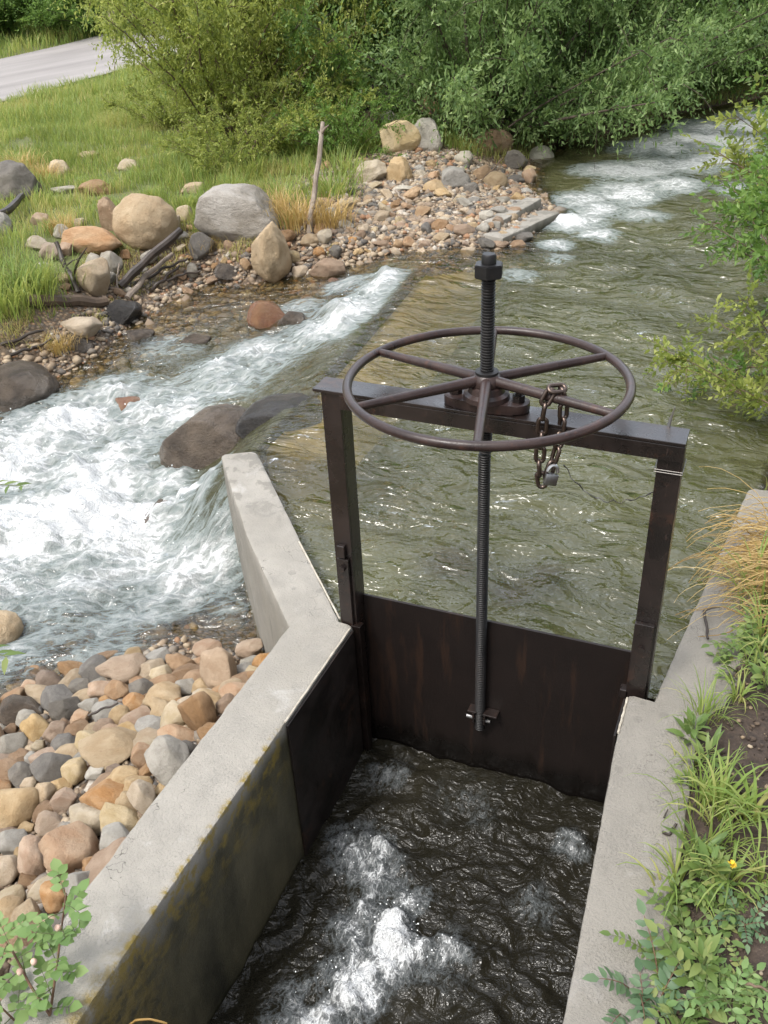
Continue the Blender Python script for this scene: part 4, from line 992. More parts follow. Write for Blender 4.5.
# loose gravel: too many to count
def gravel(name, label, samples, rlo, rhi, seed):
    r_ = np.random.default_rng(seed)
    bm = bmesh.new(); bmesh.ops.create_icosphere(bm, subdivisions=1, radius=1.); B = np.array([v.co[:] for v in bm.verts]); Fb = np.array([[v.index for v in f.verts] for f in bm.faces]); bm.free()
    n = len(samples); P_ = np.array(samples); sz = r_.uniform(rlo, rhi, n)**1.0*r_.choice([.6, .8, 1., 1.5], n)
    S = sz[:, None]*r_.uniform(.6, 1.25, (n, 3)); S[:, 2] *= .7
    a = r_.uniform(0, 6.28, n); ca, sa = np.cos(a), np.sin(a)
    Q = B[None]*(1+.18*r_.normal(size=(n, len(B), 1)).clip(-1.5, 1.5))*S[:, None, :]
    V = np.stack([Q[..., 0]*ca[:, None]-Q[..., 1]*sa[:, None], Q[..., 0]*sa[:, None]+Q[..., 1]*ca[:, None], Q[..., 2]], -1)+P_[:, None, :]
    F = (Fb[None]+np.arange(n)[:, None, None]*len(B)).reshape(-1, 3)
    me = mesh_np(name, V.reshape(-1, 3), F, {'tint': np.repeat(r_.uniform(0, 1, n), len(B))})
    return tag(link_mesh(name, me, M['gravel']), label, 'gravel', kind='stuff')
t = NT('gravel_stone'); f_ = t.attr('tint')
M['gravel'] = t.done(t.pbr(Base_Color=t.mix(t.rng(t.noise(t.obj(), 60, 3), .4, .7, 0, .5), t.ramp(f_, [(0, (.08, .075, .07)), (.15, (.19, .14, .095)), (.35, (.27, .205, .14)), (.5, (.19, .165, .135)), (.65, (.36, .285, .195)), (.85, (.28, .15, .08)), (.92, (.4, .36, .3)), (1, (.2, .13, .09))], 'CONSTANT'), (.2, .15, .1)), Roughness=.8))
r_ = np.random.default_rng(77)
def scatter(n, x0, x1, y0, y1, cond):
    x, y = r_.uniform(x0, x1, n), r_.uniform(y0, y1, n); z = terrain(x, y); d_ = sdist(x, y, SILL); w = water_level(x, y, d_)
    k = cond(x, y, z, w, d_, -sdist(x, y, RIGHT)); return np.stack([x, y, z+.003], -1)[k]
gravel('gravel', 'loose gravel of the bar below the pale boulders', scatter(16000, -3.4, -.9, 3.6, 6.6, lambda x, y, z, w, d_, e: (d_ < .12) & (z > w-.10) & (np.exp(-(((x+2.0)/1.05)**2+((y-5.0)/1.3)**2)**2) > .3)), .010, .028, 1)
gravel('gravel', 'loose gravel between the boulders of the left bank', scatter(14000, -4.6, -1.6, 1.4, 4.4, lambda x, y, z, w, d_, e: (d_ < 0) & (z > w-.16) & (z < w+.16)), .010, .024, 2)
gravel('gravel', 'gravel in the gaps of the cobble pile', scatter(6000, -1.9, -.59, -1.8, .3, lambda x, y, z, w, d_, e: (d_ < -.03) & (z > w-.08)), .008, .018, 3)
gravel('gravel', 'pebbly bed of the shallow stream', scatter(9000, -3.6, .45, .1, 9, lambda x, y, z, w, d_, e: (z < w-.03) & (e > .02) & ((y > 0.25) | (x < -.7))), .015, .05, 4)

# ------------------------------------------------------------------ driftwood
def stick(name, pts_, rad, mat, label, cat='stick', wob=.012, seed=0, n=18, branches=()):
    P_ = np.array(pts_, float); s = np.linspace(0, 1, len(P_)); tt = np.linspace(0, 1, n)
    Q = np.stack([np.interp(tt, s, P_[:, k]) for k in range(3)], 1)
    Q += np.stack([perlin(tt*4, seed+.3, k*5.) for k in range(3)], 1)*wob
    rr = np.interp(tt, [0, 1], rad)*(1+.18*perlin(tt*7, seed+.7, 3.))
    bm = bmesh.new(); add_tube(bm, Q, list(rr), 9)
    for k, dx, L, r1 in branches:
        p = Vector(Q[int(k*(n-1))]); e = p+Vector(dx).normalized()*L
        add_tube(bm, [p, p.lerp(e, .5)+Vector((0, 0, L*.08)), e], [r1, r1*.8, r1*.3], 6)
    return tag(bm_obj(name, bm, mat, None, True), label, cat)
def gp(px, py, up=0.): return ground_at(px, py, up)
def rise(px, py, base):
    """the point over pixel (px, py) at the same distance as BASE"""
    d = _fw+_R*(px-384)/FPX-_U*(py-512)/FPX
    return CAM+d*dist(base)
b0 = gp(308, 238)
stick('dead_branch', [b0-np.array([0, 0, .05]), rise(313, 205, b0), rise(316, 172, b0), rise(322, 140, b0), rise(323, 122, b0)], (.021, .015), M['deadwood'], 'bare grey dead branch standing upright in the shore grass', 'branch', .02, 1, branches=((.85, (.3, -.1, .25), .1, .012), (.8, (-.2, .1, .3), .06, .007)))
a, b = gp(28, 301, .03), gp(106, 301, .03)
stick('log', [a, b], (.042, .036), M['logwood'], 'dark log lying at the shore below the green grass clump', 'log', .015, 2)
a = gp(120, 287, .02); stick('driftwood', [a, rise(137, 258, a)+np.array([.05, .1, 0]), rise(152, 236, a)+np.array([.1, .2, 0])], (.030, .026), M['wetwood'], 'thick black driftwood stub propped against the largest tan boulder', 'driftwood', .015, 3)
a = gp(128, 298, .02); stick('driftwood', [a, gp(146, 276, .06), gp(172, 254, .12)], (.022, .014), M['deadwood'], 'long pale grey driftwood stick slanting above the wet black rock', 'driftwood', .012, 4)
a = gp(78, 292, .0); stick('driftwood', [a, rise(66, 268, a), rise(57, 243, a)], (.02, .014), M['wetwood'], 'dark forked driftwood stick rising left of the yellow tan rock', 'driftwood', .012, 5, branches=((.35, (.45, .1, .6), .24, .009), (.55, (.4, .2, .2), .12, .006)))
a = gp(118, 292, .0); stick('driftwood', [a, rise(117, 278, a), rise(119, 263, a)], (.008, .005), M['deadwood'], 'thin pale upright twig beside the yellow tan rock', 'driftwood', .008, 6)
a = gp(-14, 222, .1); stick('driftwood', [a, gp(8, 210, .1), gp(22, 196, .1)], (.035, .022), M['wetwood'], 'dark root end below the undercut boulder at the left edge', 'driftwood', .015, 7)
for i, (p0, p1, r1, lab) in enumerate([((140, 280), (188, 258), .012, 'brown twig behind the pale driftwood stick'), ((150, 290), (180, 266), .014, 'dark twig lowest in the driftwood tangle'), ((135, 270), (165, 250), .012, 'black twig against the foot of the largest tan boulder'), ((192, 310), (238, 302), .008, 'wet dark twig lying in the shallows'), ((160, 282), (200, 270), .01, 'brown twig at the right end of the driftwood tangle'), ((2, 345), (44, 330), .012, 'dark twig at the left shore under the log'), ((10, 356), (52, 340), .010, 'muddy twig nearest the wet boulder at the left shore')]):
    stick('twig', [gp(*p0, .02), gp(*p1, .06)], (r1, r1*.6), M['wetwood'], lab, 'twig', .02, 10+i)
a = gp(482, 181, .02); stick('twig', [a, rise(490, 172, a), rise(503, 158, a)], (.008, .005), M['twig'], 'thin brown stick leaning on the tan orange boulder', 'twig', .01, 30)
a = gp(395, 190, .03); stick('twig', [a, gp(408, 205, .03)], (.009, .007), M['deadwood'], 'short pale twig on the gravel slope', 'twig', .01, 31)
a = gp(88, 715, .06); b = gp(118, 703, .07); stick('twig', [a, b], (.005, .003), M['wetwood'], 'thin dark twig lying across the cobble pile', 'twig', .006, 32)
def on_wall(px, py, up=.004): return at(px, py, up)
stick('twig', [on_wall(704, 611), on_wall(706, 622), on_wall(707, 633), on_wall(708, 639)], (.0042, .0035), M['wetwood'], 'crooked dark twig on the bank wall beside the dry grass', 'twig', .004, 33, branches=((.03, (.04, .005, .02), .045, .003),))
stick('twig', [on_wall(662, 832, .006), on_wall(670, 834, .006), on_wall(676, 824, .012)], (.0035, .003), M['wetwood'], 'curled dark twig on the right wall among the weeds', 'twig', .003, 34)
stick('twig', [on_wall(664, 818, .004), on_wall(668, 809, .02)], (.002, .0014), M['wetwood'], 'tiny dark stalk sticking up from the right wall', 'twig', .001, 35, n=6)
stick('straw_loop', [at(128, 1026, .0), at(136, 1020, .03), at(150, 1019, .04), at(166, 1023, .03), at(170, 1030, .0)], (.0022, .0018), M['straw'], 'bent pale straw stalk at the bottom edge beside the long wall', 'straw', .0, 36)
stick('twig', [at(742, 982, .06), at(772, 992, .08)], (.003, .002), M['twig'], 'brown twig on the dark soil at the bottom right', 'twig', .003, 37)

r_ = np.random.default_rng(90); n = 900; x = r_.uniform(-3.3, -1.25, n*6); y = r_.uniform(-.2, 3.4, n*6)
d_ = sdist(x, y, SILL); fo = blob_field(x, y, FOAM)*(d_ < -.05); k = (r_.uniform(0, 1, n*6) < (fo-.55)*1.6); x, y = x[k][:n], y[k][:n]
zz = water_level(x, y)+.02+np.abs(r_.normal(0, .05, len(x)))
xc, yc = [], []
for px, py, rr_, cnt in ((395, 925, 34, 60), (365, 850, 30, 24), (345, 985, 34, 36), (572, 842, 12, 14), (430, 945, 24, 20)):
    p = at(px, py, -.5); q_ = rr_*dist(p)/FPX; xc.append(p[0]+r_.normal(0, q_*.6, cnt)); yc.append(p[1]+r_.normal(0, q_*.6, cnt))
xc, yc = np.concatenate(xc), np.concatenate(yc); x, y = np.concatenate([x, xc]), np.concatenate([y, yc]); zz = np.concatenate([zz, -.50+np.abs(r_.normal(0, .03, len(xc)))])
bm = bmesh.new(); bmesh.ops.create_icosphere(bm, subdivisions=1, radius=1.); B = np.array([q.co[:] for q in bm.verts]); Fb = np.array([[q.index for q in f.verts] for f in bm.faces]); bm.free()
sz = np.where(y > -.1, r_.uniform(.0012, .0034, len(x)), r_.uniform(.0006, .0019, len(x))); S_ = sz[:, None]*r_.uniform(.6, 1.8, (len(x), 3))
V = B[None]*S_[:, None]+np.stack([x, y, zz], -1)[:, None]; F = (Fb[None]+np.arange(len(x))[:, None, None]*len(B)).reshape(-1, 3)
t = NT('spray'); M['spray'] = t.done(t.pbr(Base_Color=(.85, .88, .88), Roughness=.15))
tag(link_mesh('spray', mesh_np('spray', V.reshape(-1, 3), F), M['spray']), 'droplets of spray thrown up by the whitewater', 'spray', kind='stuff')

t = NT('soil_crumb'); f_ = t.attr('tint')
keep_ = M['gravel']; M['gravel'] = t.done(t.pbr(Base_Color=t.ramp(f_, [(0, (.03, .02, .014)), (.4, (.06, .042, .03)), (.7, (.10, .072, .05)), (.86, (.22, .165, .105)), (.95, (.33, .27, .19)), (1, (.14, .08, .04))], 'CONSTANT'), Roughness=.9))
gravel('soil_litter', 'crumbs, chips and dead bits on the dark soil of the right bank', scatter(9000, .60, 1.5, -1.4, 1.3, lambda x, y, z, w, d_, e: x > .62+.1*np.clip(y, 0, 1.2)), .002, .0065, 12)
M['gravel'] = keep_

# ------------------------------------------------------------------ foliage generators
def unit(v): return v/np.maximum(np.linalg.norm(v, axis=-1, keepdims=True), 1e-9)
def leaf_arrays(B, D, N, L, Wd, fold=.25, six=False):
    """lance shaped leaves: base points B, directions D, normals N, lengths L, widths Wd"""
    D = unit(D); S = unit(np.cross(D, N)); N = np.cross(S, D)
    L = L[:, None]; Wd = Wd[:, None]
    if six:
        P_ = [B, B+D*L*.3+S*Wd*.85+N*Wd*fold, B+D*L*.3-S*Wd*.85+N*Wd*fold, B+D*L*.36, B+D*L*.66+S*Wd*.72+N*Wd*fold*.5, B+D*L*.66-S*Wd*.72+N*Wd*fold*.5, B+D*L*.7-N*Wd*.1, B+D*L-N*L*.12]
        T_ = np.array([(0, 3, 1), (0, 2, 3), (1, 3, 6), (1, 6, 4), (2, 5, 6), (2, 6, 3), (4, 6, 7), (5, 7, 6)])
    else:
        P_ = [B, B+D*L*.45+S*Wd+N*Wd*fold, B+D*L, B+D*L*.45-S*Wd+N*Wd*fold]
        T_ = np.array([(0, 2, 1), (0, 3, 2)])
    k = len(P_); V = np.stack(P_, 1).reshape(-1, 3)
    F = (T_[None]+np.arange(len(B))[:, None, None]*k).reshape(-1, 3)
    return V, F, k
def tubes_np(paths, rads, n=5):
    Vs, Fs, off = [], [], 0
    for P_, r_ in zip(paths, rads):
        P_ = np.asarray(P_); m_ = len(P_); T_ = unit(np.gradient(P_, axis=0)); a = unit(np.cross(T_, np.array([.31, .17, .93]))); b = np.cross(T_, a)
        ang = np.arange(n)*2*np.pi/n
        ring = P_[:, None]+(a[:, None]*np.cos(ang)[None, :, None]+b[:, None]*np.sin(ang)[None, :, None])*np.asarray(r_)[:, None, None]
        i, j = np.meshgrid(np.arange(m_-1), np.arange(n), indexing='ij')
        F = np.stack([i*n+j, i*n+(j+1) % n, (i+1)*n+(j+1) % n, (i+1)*n+j], -1).reshape(-1, 4)+off
        Vs.append(ring.reshape(-1, 3)); Fs.append(F); off += m_*n
    return np.concatenate(Vs), np.concatenate(Fs)
def bush_meshes(seed, H, Rd, n_stem, n_twig, per, leaf, wid, spread=(5, 62), tdroop=.1, lift=0.2, bare=.12):
    r_ = np.random.default_rng(seed)
    stems, rads = [], []
    for k in range(n_stem):
        az = 2*np.pi*(k+r_.uniform(0, .8))/n_stem; el = R(90-r_.uniform(*spread)); L = H*r_.uniform(.75, 1.1)/max(math.sin(el), .62)
        L = min(L, math.hypot(H, Rd)); s = np.linspace(0, 1, 10)
        hd = np.array([math.cos(az), math.sin(az)])
        out = L*math.cos(el)*s**1.15; up = L*math.sin(el)*(s-.12*s*s*(1 if el < 1 else .2))
        side = .12*L*perlin(s*2.5, k*1.7+seed, 0.)
        base = r_.uniform(-.14, .14, 2)*Rd
        P_ = np.stack([base[0]+hd[0]*out-hd[1]*side, base[1]+hd[1]*out+hd[0]*side, up], 1)
        stems.append(P_); rads.append(np.linspace(.016, .004, 10)*H/2*r_.uniform(.7, 1.3))
    si = r_.integers(0, n_stem, n_twig); tt = bare+(1-bare)*r_.uniform(0, 1, n_twig)**.8
    ST = np.array(stems); f = tt*9; i0 = np.minimum(f.astype(int), 8); fr = (f-i0)[:, None]
    B0 = ST[si, i0]*(1-fr)+ST[si, i0+1]*fr; TD = unit(ST[si, i0+1]-ST[si, i0])
    dirs = unit(r_.normal(size=(n_twig, 3))+TD*.7+np.array([0, 0, lift])+unit(B0*np.array([1, 1, 0]))*.5)
    tl = H*.17*r_.uniform(.5, 1.4, n_twig)
    u = np.linspace(.1, 1., per)[None, :, None]
    pos = B0[:, None]+dirs[:, None]*tl[:, None, None]*u+np.array([0, 0, -1.])*(tl[:, None, None]*tdroop*u*u)
    ax = unit(np.cross(dirs, r_.normal(size=(n_twig, 3))))
    sgn = np.where(np.arange(per) % 2 == 0, 1, -1)[None, :, None]
    D = unit(dirs[:, None]*.75+ax[:, None]*sgn*.75+.32*r_.normal(size=(n_twig, per, 3)))
    N = unit(np.array([0, 0, 1.])+.75*r_.normal(size=(n_twig, per, 3)))
    ok = pos[..., 2] > .03
    tint = np.clip(.40+.27*r_.normal(size=(n_twig, 1))+.14*r_.normal(size=(n_twig, per))+.22*(u[..., 0]-.5), 0, 1)
    Bf, Df, Nf, tf = pos[ok], D[ok], N[ok], tint[ok]
    Lf = leaf*r_.uniform(.6, 1.25, len(Bf)); V, F, k = leaf_arrays(Bf, Df, Nf, Lf, Lf*wid*r_.uniform(.8, 1.2, len(Bf)))
    fm = mesh_np('foliage', V, F, {'tint': np.repeat(tf, k)}, False)
    sub = r_.choice(n_twig, min(n_twig, 260), replace=False)
    tw = [np.stack([B0[q], B0[q]+dirs[q]*tl[q]*.5, B0[q]+dirs[q]*tl[q]*.95-np.array([0, 0, tl[q]*tdroop*.9])]) for q in sub]
    V2, F2 = tubes_np(stems+tw, rads+[np.array([.004, .003, .0015])*H/2]*len(tw), 5)
    return fm, mesh_np('stems', V2, F2)
def plant(name, meshes, mats, loc, rz, sc, label, cat, group=None, tilt=(0, 0), names=('foliage', 'stems')):
    o = empty(name, loc); o.rotation_euler = (tilt[0], tilt[1], rz); o.scale = sc if hasattr(sc, '__len__') else (sc,)*3
    tag(o, label, cat, group)
    for me, mt, nm in zip(meshes, mats, names):
        c = bpy.data.objects.new(nm, me); COL.objects.link(c); c.parent = o
        if len(me.materials) == 0: me.materials.append(mt)
        c.material_slots[0].link = 'OBJECT'; c.material_slots[0].material = mt
    return o
WA = bush_meshes(1, 2.4, 1.25, 30, 3300, 12, .062, .22)
WB = bush_meshes(2, 2.5, 1.3, 30, 3400, 12, .060, .26, (8, 80))
WC = bush_meshes(3, 2.3, 1.2, 30, 3400, 12, .062, .20, (5, 82), .2)
WD = bush_meshes(4, 1.1, .75, 22, 800, 11, .052, .24, (10, 84), .12, .1, .04)
LT = (M['willow_light'], M['twig']); DK = (M['willow_dark'], M['bark']); MD = (M['willow_mid'], M['bark']); HD = (M['hedge_leaf'], M['bark'])
GBU = 'willow bushes along the far bank'
def bush_at(px, py, meshes, mats, rz, sc, label, off=0., back=0., group=GBU, name='willow_bush', tilt=(0, 0)):
    p = ground_at(px, py); 
    if back: 
        v = p-CAM; v[2] = 0; v /= np.linalg.norm(v); p = p+v*back; p[2] = T1(p[0], p[1])
    return plant(name, meshes, mats, (p[0], p[1], p[2]-.04+off), rz, sc, label, 'bush', group, tilt)
bush_at(228, 142, WA, LT, .3, (.60, .60, .85), 'light yellow green willow bush at the near edge of the road')
bush_at(275, 122, WA, LT, 2.0, (.7, .7, .95), 'light green willow bush right of the one at the road edge', back=.1)
bush_at(335, 116, WB, DK, 1.2, (.72, .72, .95), 'dark green bush behind the upright dead branch', back=.3)
bush_at(398, 90, WB, DK, 3.4, (.85, .85, 1.), 'dark bush shading the boulders at the back of the gravel bar', back=.2)
bush_at(484, 143, WC, MD, .5, (.78, .78, 1.), 'mid green willow bush overhanging the right half of the gravel bar', back=.1)
bush_at(552, 143, WC, MD, 2.7, (.8, .8, 1.), 'mid green willow bush at the river beyond the pale oval boulder', back=.1)
bush_at(607, 124, WC, MD, 4.4, (.72, .72, .95), 'grey green bush at the left of the far rapids', back=.1)
bush_at(655, 104, WB, DK, 5.2, (.8, .8, 1.1), 'dark green bush with bare stems at the top of the rapids', back=.3)
bush_at(708, 97, WB, DK, .8, (.85, .85, 1.15), 'dark green bush behind the right end of the rapids', back=.3)
bush_at(760, 92, WB, DK, 2.2, (.9, .9, 1.15), 'dark green bush at the right edge beyond the rapids', back=.5)
for i, (px, py, sc, mt, lab) in enumerate([(262, 158, .62, LT, 'low pale brush in the grass in front of the light willows'), (305, 142, .7, LT, 'low pale brush just left of the top of the dead branch'), (346, 152, .55, (M['hedge_leaf'], M['twig']), 'low leafy green bush right of the dead branch top'), (222, 170, .45, LT, 'smallest low brush in the grass behind the lichen boulder'), (170, 128, .55, LT, 'low brush in the grass at the left foot of the light willow')]):
    bush_at(px, py, WD, mt, i*1.4, sc, lab, group='low brush on the left bank')
# a second row close behind
for px, py, ms, mt, rz, lab in [(300, 86, WB, DK, .9, 'dark bush behind the light willows in the second row'), (375, 80, WB, DK, 2.9, 'dark bush behind the shaded boulders in the second row'), (450, 90, WC, DK, 1.9, 'dark bush behind the overhanging willow in the second row'), (520, 90, WB, DK, 4.1, 'dark bush in the second row between the two mid green willows'), (585, 88, WB, DK, 5.5, 'dark bush in the second row behind the grey green bush'), (640, 80, WB, DK, .2, 'tall dark bush in the second row above the rapids'), (700, 74, WC, DK, 3.6, 'tall dark bush in the second row at the top right'), (235, 90, WA, LT, 4.3, 'light willow in the second row beside the road')]:
    bush_at(px, py, ms, mt, rz, (.95, .95, 1.25), lab, back=1.6)
# right bank
plant('willow_bush', WA, LT, (1.95, 7.5, .05), 1.0, (.72, .72, .8), 'light yellow green bush hanging in at the top right corner', 'bush', 'bushes on the right bank')
for i, (x, y, z, rz, sc, lab) in enumerate([(1.48, 5.3, .02, .4, 1.1, 'leafy green bush at the right edge below the top rapids'), (1.3, 4.1, .0, 2.2, 1.0, 'leafy green bush leaning over the pool at the right edge'), (1.08, 3.1, .0, 4.0, .8, 'green bush at the right edge over a dark hollow of the bank'), (1.34, 4.75, .0, 1.1, .95, 'dense green bush between the two taller ones at the right edge'), (1.24, 3.6, .0, 2.9, .95, 'dense green bush at the right edge level with the stem nut'), (1.08, 2.6, -.02, .6, .75, 'dense low bush at the right edge level with the handwheel'), (.93, 1.72, -.06, 5.1, .6, 'low yellow green bush reaching over the pool above the dry grass')]):
    LEAN = R(-24) if i == 6 else R(-10)
    plant('willow_bush', WD, (M['willow_light'] if i in (1, 6) else M['hedge_leaf'], M['twig']), (x, y, z), rz, sc, lab, 'bush', 'bushes on the right bank', (0, LEAN))
# hedge beyond the road
for i, (px, py) in enumerate([(-60, 50), (0, 46), (58, 42), (112, 37), (165, 32)]):
    bush_at(px, py, WB if i % 2 else WA, HD, i*1.3, (1.15, 1.15, .95), ['green hedge bush beyond the road at the left edge of the photo', 'green hedge bush beyond the road second from the left edge', 'green hedge bush beyond the middle of the road stretch', 'green hedge bush beyond the road just left of the near willow', 'green hedge bush beyond the road behind the near willow'][i], group='hedge bushes beyond the road', back=1.4)
for i in range(5):
    bush_at(-40+50*i, 34-3*i, WB, DK, i*2.1, 1.5, ['dark tree bush behind the hedge at the far left', 'dark tree bush behind the hedge near the left edge', 'dark tree bush behind the hedge in its middle', 'dark tree bush behind the right part of the hedge', 'dark tree bush behind the end of the hedge'][i], group='bushes behind the hedge', back=4.5)
# pole half hidden by the willow
p = ground_at(117, 46); bm = bmesh.new(); add_lathe(bm, [(.09, -.2), (.08, 2.0), (.07, 4.5)], (0, 0), 12)
tag(bm_obj('wooden_post', bm, M['deadwood'], None, True, (p[0], p[1], p[2])), 'pale round post beyond the road beside the willow', 'post')

# ------------------------------------------------------------------ grass
def blades(B, hd, h, w, bend, seed, segs=3):
    """arching blades; B base points, hd heading angle, h length, w half width, bend 0..1.5"""
    n = len(B); r_ = np.random.default_rng(seed)
    dx = np.stack([np.cos(hd), np.sin(hd), np.zeros(n)], 1); sx = np.stack([-np.sin(hd), np.cos(hd), np.zeros(n)], 1)
    rows = []
    P_ = B.copy(); ang = r_.uniform(.02, .35, n)
    for k in range(segs+1):
        f = k/segs; ww = w*(1-f**1.6)*(.7+.3*min(1, 3*f)) if k < segs else 0*w
        if k < segs: rows += [P_-sx*ww[:, None], P_+sx*ww[:, None]]
        else: rows += [P_]
        st = h/segs
        P_ = P_+(dx*np.sin(ang)[:, None]+np.array([0, 0, 1.])*np.cos(ang)[:, None])*st[:, None]
        ang = ang+bend/segs*(1+.4*k)
    K = 2*segs+1; V = np.stack(rows, 1).reshape(-1, 3); T_ = []
    for k in range(segs-1): a = 2*k; T_ += [(a, a+1, a+3), (a, a+3, a+2)]
    a = 2*(segs-1); T_.append((a, a+1, a+2))
    F = (np.array(T_)[None]+np.arange(n)[:, None, None]*K).reshape(-1, 3)
    return V, F, K
def grass_field(name, label, P_, hlo, hhi, w, tint, seed, kind='stuff', bend=(.2, 1.2)):
    r_ = np.random.default_rng(seed); n = len(P_)
    h = r_.uniform(hlo, hhi, n)*(.45+.8*np.clip(fbm(P_[:, 0]*1.1, P_[:, 1]*1.1, 7.)+.35, 0, 1)+.5*np.clip(fbm(P_[:, 0]*4, P_[:, 1]*4, 3.), 0, 1))
    V, F, K = blades(P_, r_.uniform(0, 6.28, n), h, w*r_.uniform(.6, 1.3, n), r_.uniform(*bend, n), seed)
    tn = np.clip(tint(P_, r_), 0, 1)
    me = mesh_np(name, V, F, {'tint': np.repeat(tn, K)}, False)
    o = link_mesh(name, me, M['grass']); tag(o, label, 'grass', kind=kind); return o
r_ = np.random.default_rng(5)
def roadside(x, y):
    v = np.stack([x-c0[0], y-c0[1]], -1); return v@nrm     # 0..wd on the road, negative towards the creek
def gmask(n, x0, x1, y0, y1, cond):
    x, y = r_.uniform(x0, x1, n), r_.uniform(y0, y1, n); z = np.array([T1(a, b) for a, b in zip(x, y)])
    d_ = sdist(x, y, SILL); wl = water_level(x, y, d_); g = np.exp(-(((x+2.0)/.95)**2+((y-5.0)/1.15)**2)**2)
    k = cond(x, y, z, wl, d_, g); return np.stack([x, y, z], -1)[k]
gt = lambda P_, q: .42+.5*fbm(P_[:, 0]*.8, P_[:, 1]*.8, 2.)+.2*fbm(P_[:, 0]*3, P_[:, 1]*3, 4.)+.16*q.normal(size=len(P_))+.4*(q.uniform(size=len(P_)) > .9)
near = gmask(120000, -8.0, -1.2, .6, 9.0, lambda x, y, z, w, d_, g: (d_ < -.3) & (z > w+.15+.06*fbm(x*2, y*2, 3.)) & (g < .12) & (roadside(x, y) < -.1) & (fbm(x*1.6, y*1.6, 9.)+1.9*(z-.02) > -.12))
oc = np.array([q_ for q_ in occupied if q_[2] > .03 and q_[0] < -2]); kk = np.ones(len(near), bool)
for a_, b_, c_ in oc: kk &= ((near[:, 0]-a_)**2+(near[:, 1]-b_)**2 > (c_*1.05)**2) & ~((np.abs(near[:, 0]-a_-.5*c_) < c_*.9) & (near[:, 1] < b_) & (near[:, 1] > b_-c_-.10))
near = near[kk]
grass_field('grass', 'green grass and weeds of the left bank', near, .07, .20, .0034, gt, 1)
dead = gmask(60000, -5.2, -1.6, 1.8, 5.2, lambda x, y, z, w, d_, g: (d_ < -.3) & (z > w+.06) & (z < w+.30) & (g < .25) & (fbm(x*2.2, y*2.2, 14.) > .02))
dead = dead[np.array([all((a_[0]-b_[0])**2+(a_[1]-b_[1])**2 > (b_[2]*.9)**2 for b_ in oc) for a_ in dead])]
grass_field('dead_grass', 'brown dead grass and litter between the boulders of the left bank', dead, .05, .15, .0022, lambda P_, q: .9+.1*q.normal(size=len(P_)), 14, bend=(.8, 2.4))
mid = gmask(80000, -11.5, -3.0, 2.5, 17., lambda x, y, z, w, d_, g: (d_ < -.3) & (roadside(x, y) < -.02) & ((x < -7.8) | (y > 8.5)))
grass_field('grass', 'grassy verge between the creek and the road', mid, .12, .26, .006, gt, 2)
far = gmask(60000, -30, -11, 4., 34., lambda x, y, z, w, d_, g: (roadside(x, y) > wd+.05) & (roadside(x, y) < wd+5))
grass_field('grass', 'tall grass verge beyond the road', far, .25, .5, .012, gt, 3)
fb = gmask(26000, -2.6, 1.2, 6.4, 12.5, lambda x, y, z, w, d_, g: (d_ < -.02) & (d_ > -.9) & (z > w+.01))
grass_field('grass', 'yellowish grass fringe under the bushes of the far bank', fb, .08, .2, .004, lambda P_, q: .75+.15*q.normal(size=len(P_)), 4)
rb_ = gmask(22000, .6, 2.6, 1.18, 8., lambda x, y, z, w, d_, g: (-sdist(x, y, RIGHT) < -.04))
grass_field('grass', 'rough grass under the bushes of the right bank', rb_, .08, .22, .004, gt, 6)

def tuft(n, h, w, seed, spread=.035, bend=(.5, 1.9), mat='grass', tintm=.5):
    q = np.random.default_rng(seed); B = np.stack([q.normal(0, spread, n), q.normal(0, spread, n), np.full(n, -.008)], 1)
    hd = np.arctan2(B[:, 1], B[:, 0])+q.normal(0, .7, n)
    V, F, K = blades(B, hd, h*q.uniform(.45, 1.1, n), w*q.uniform(.6, 1.2, n), q.uniform(*bend, n), seed, 6)
    return mesh_np('blades', V, F, {'tint': np.repeat(np.clip(tintm+.17*q.normal(size=n), 0, 1), K)}, True)
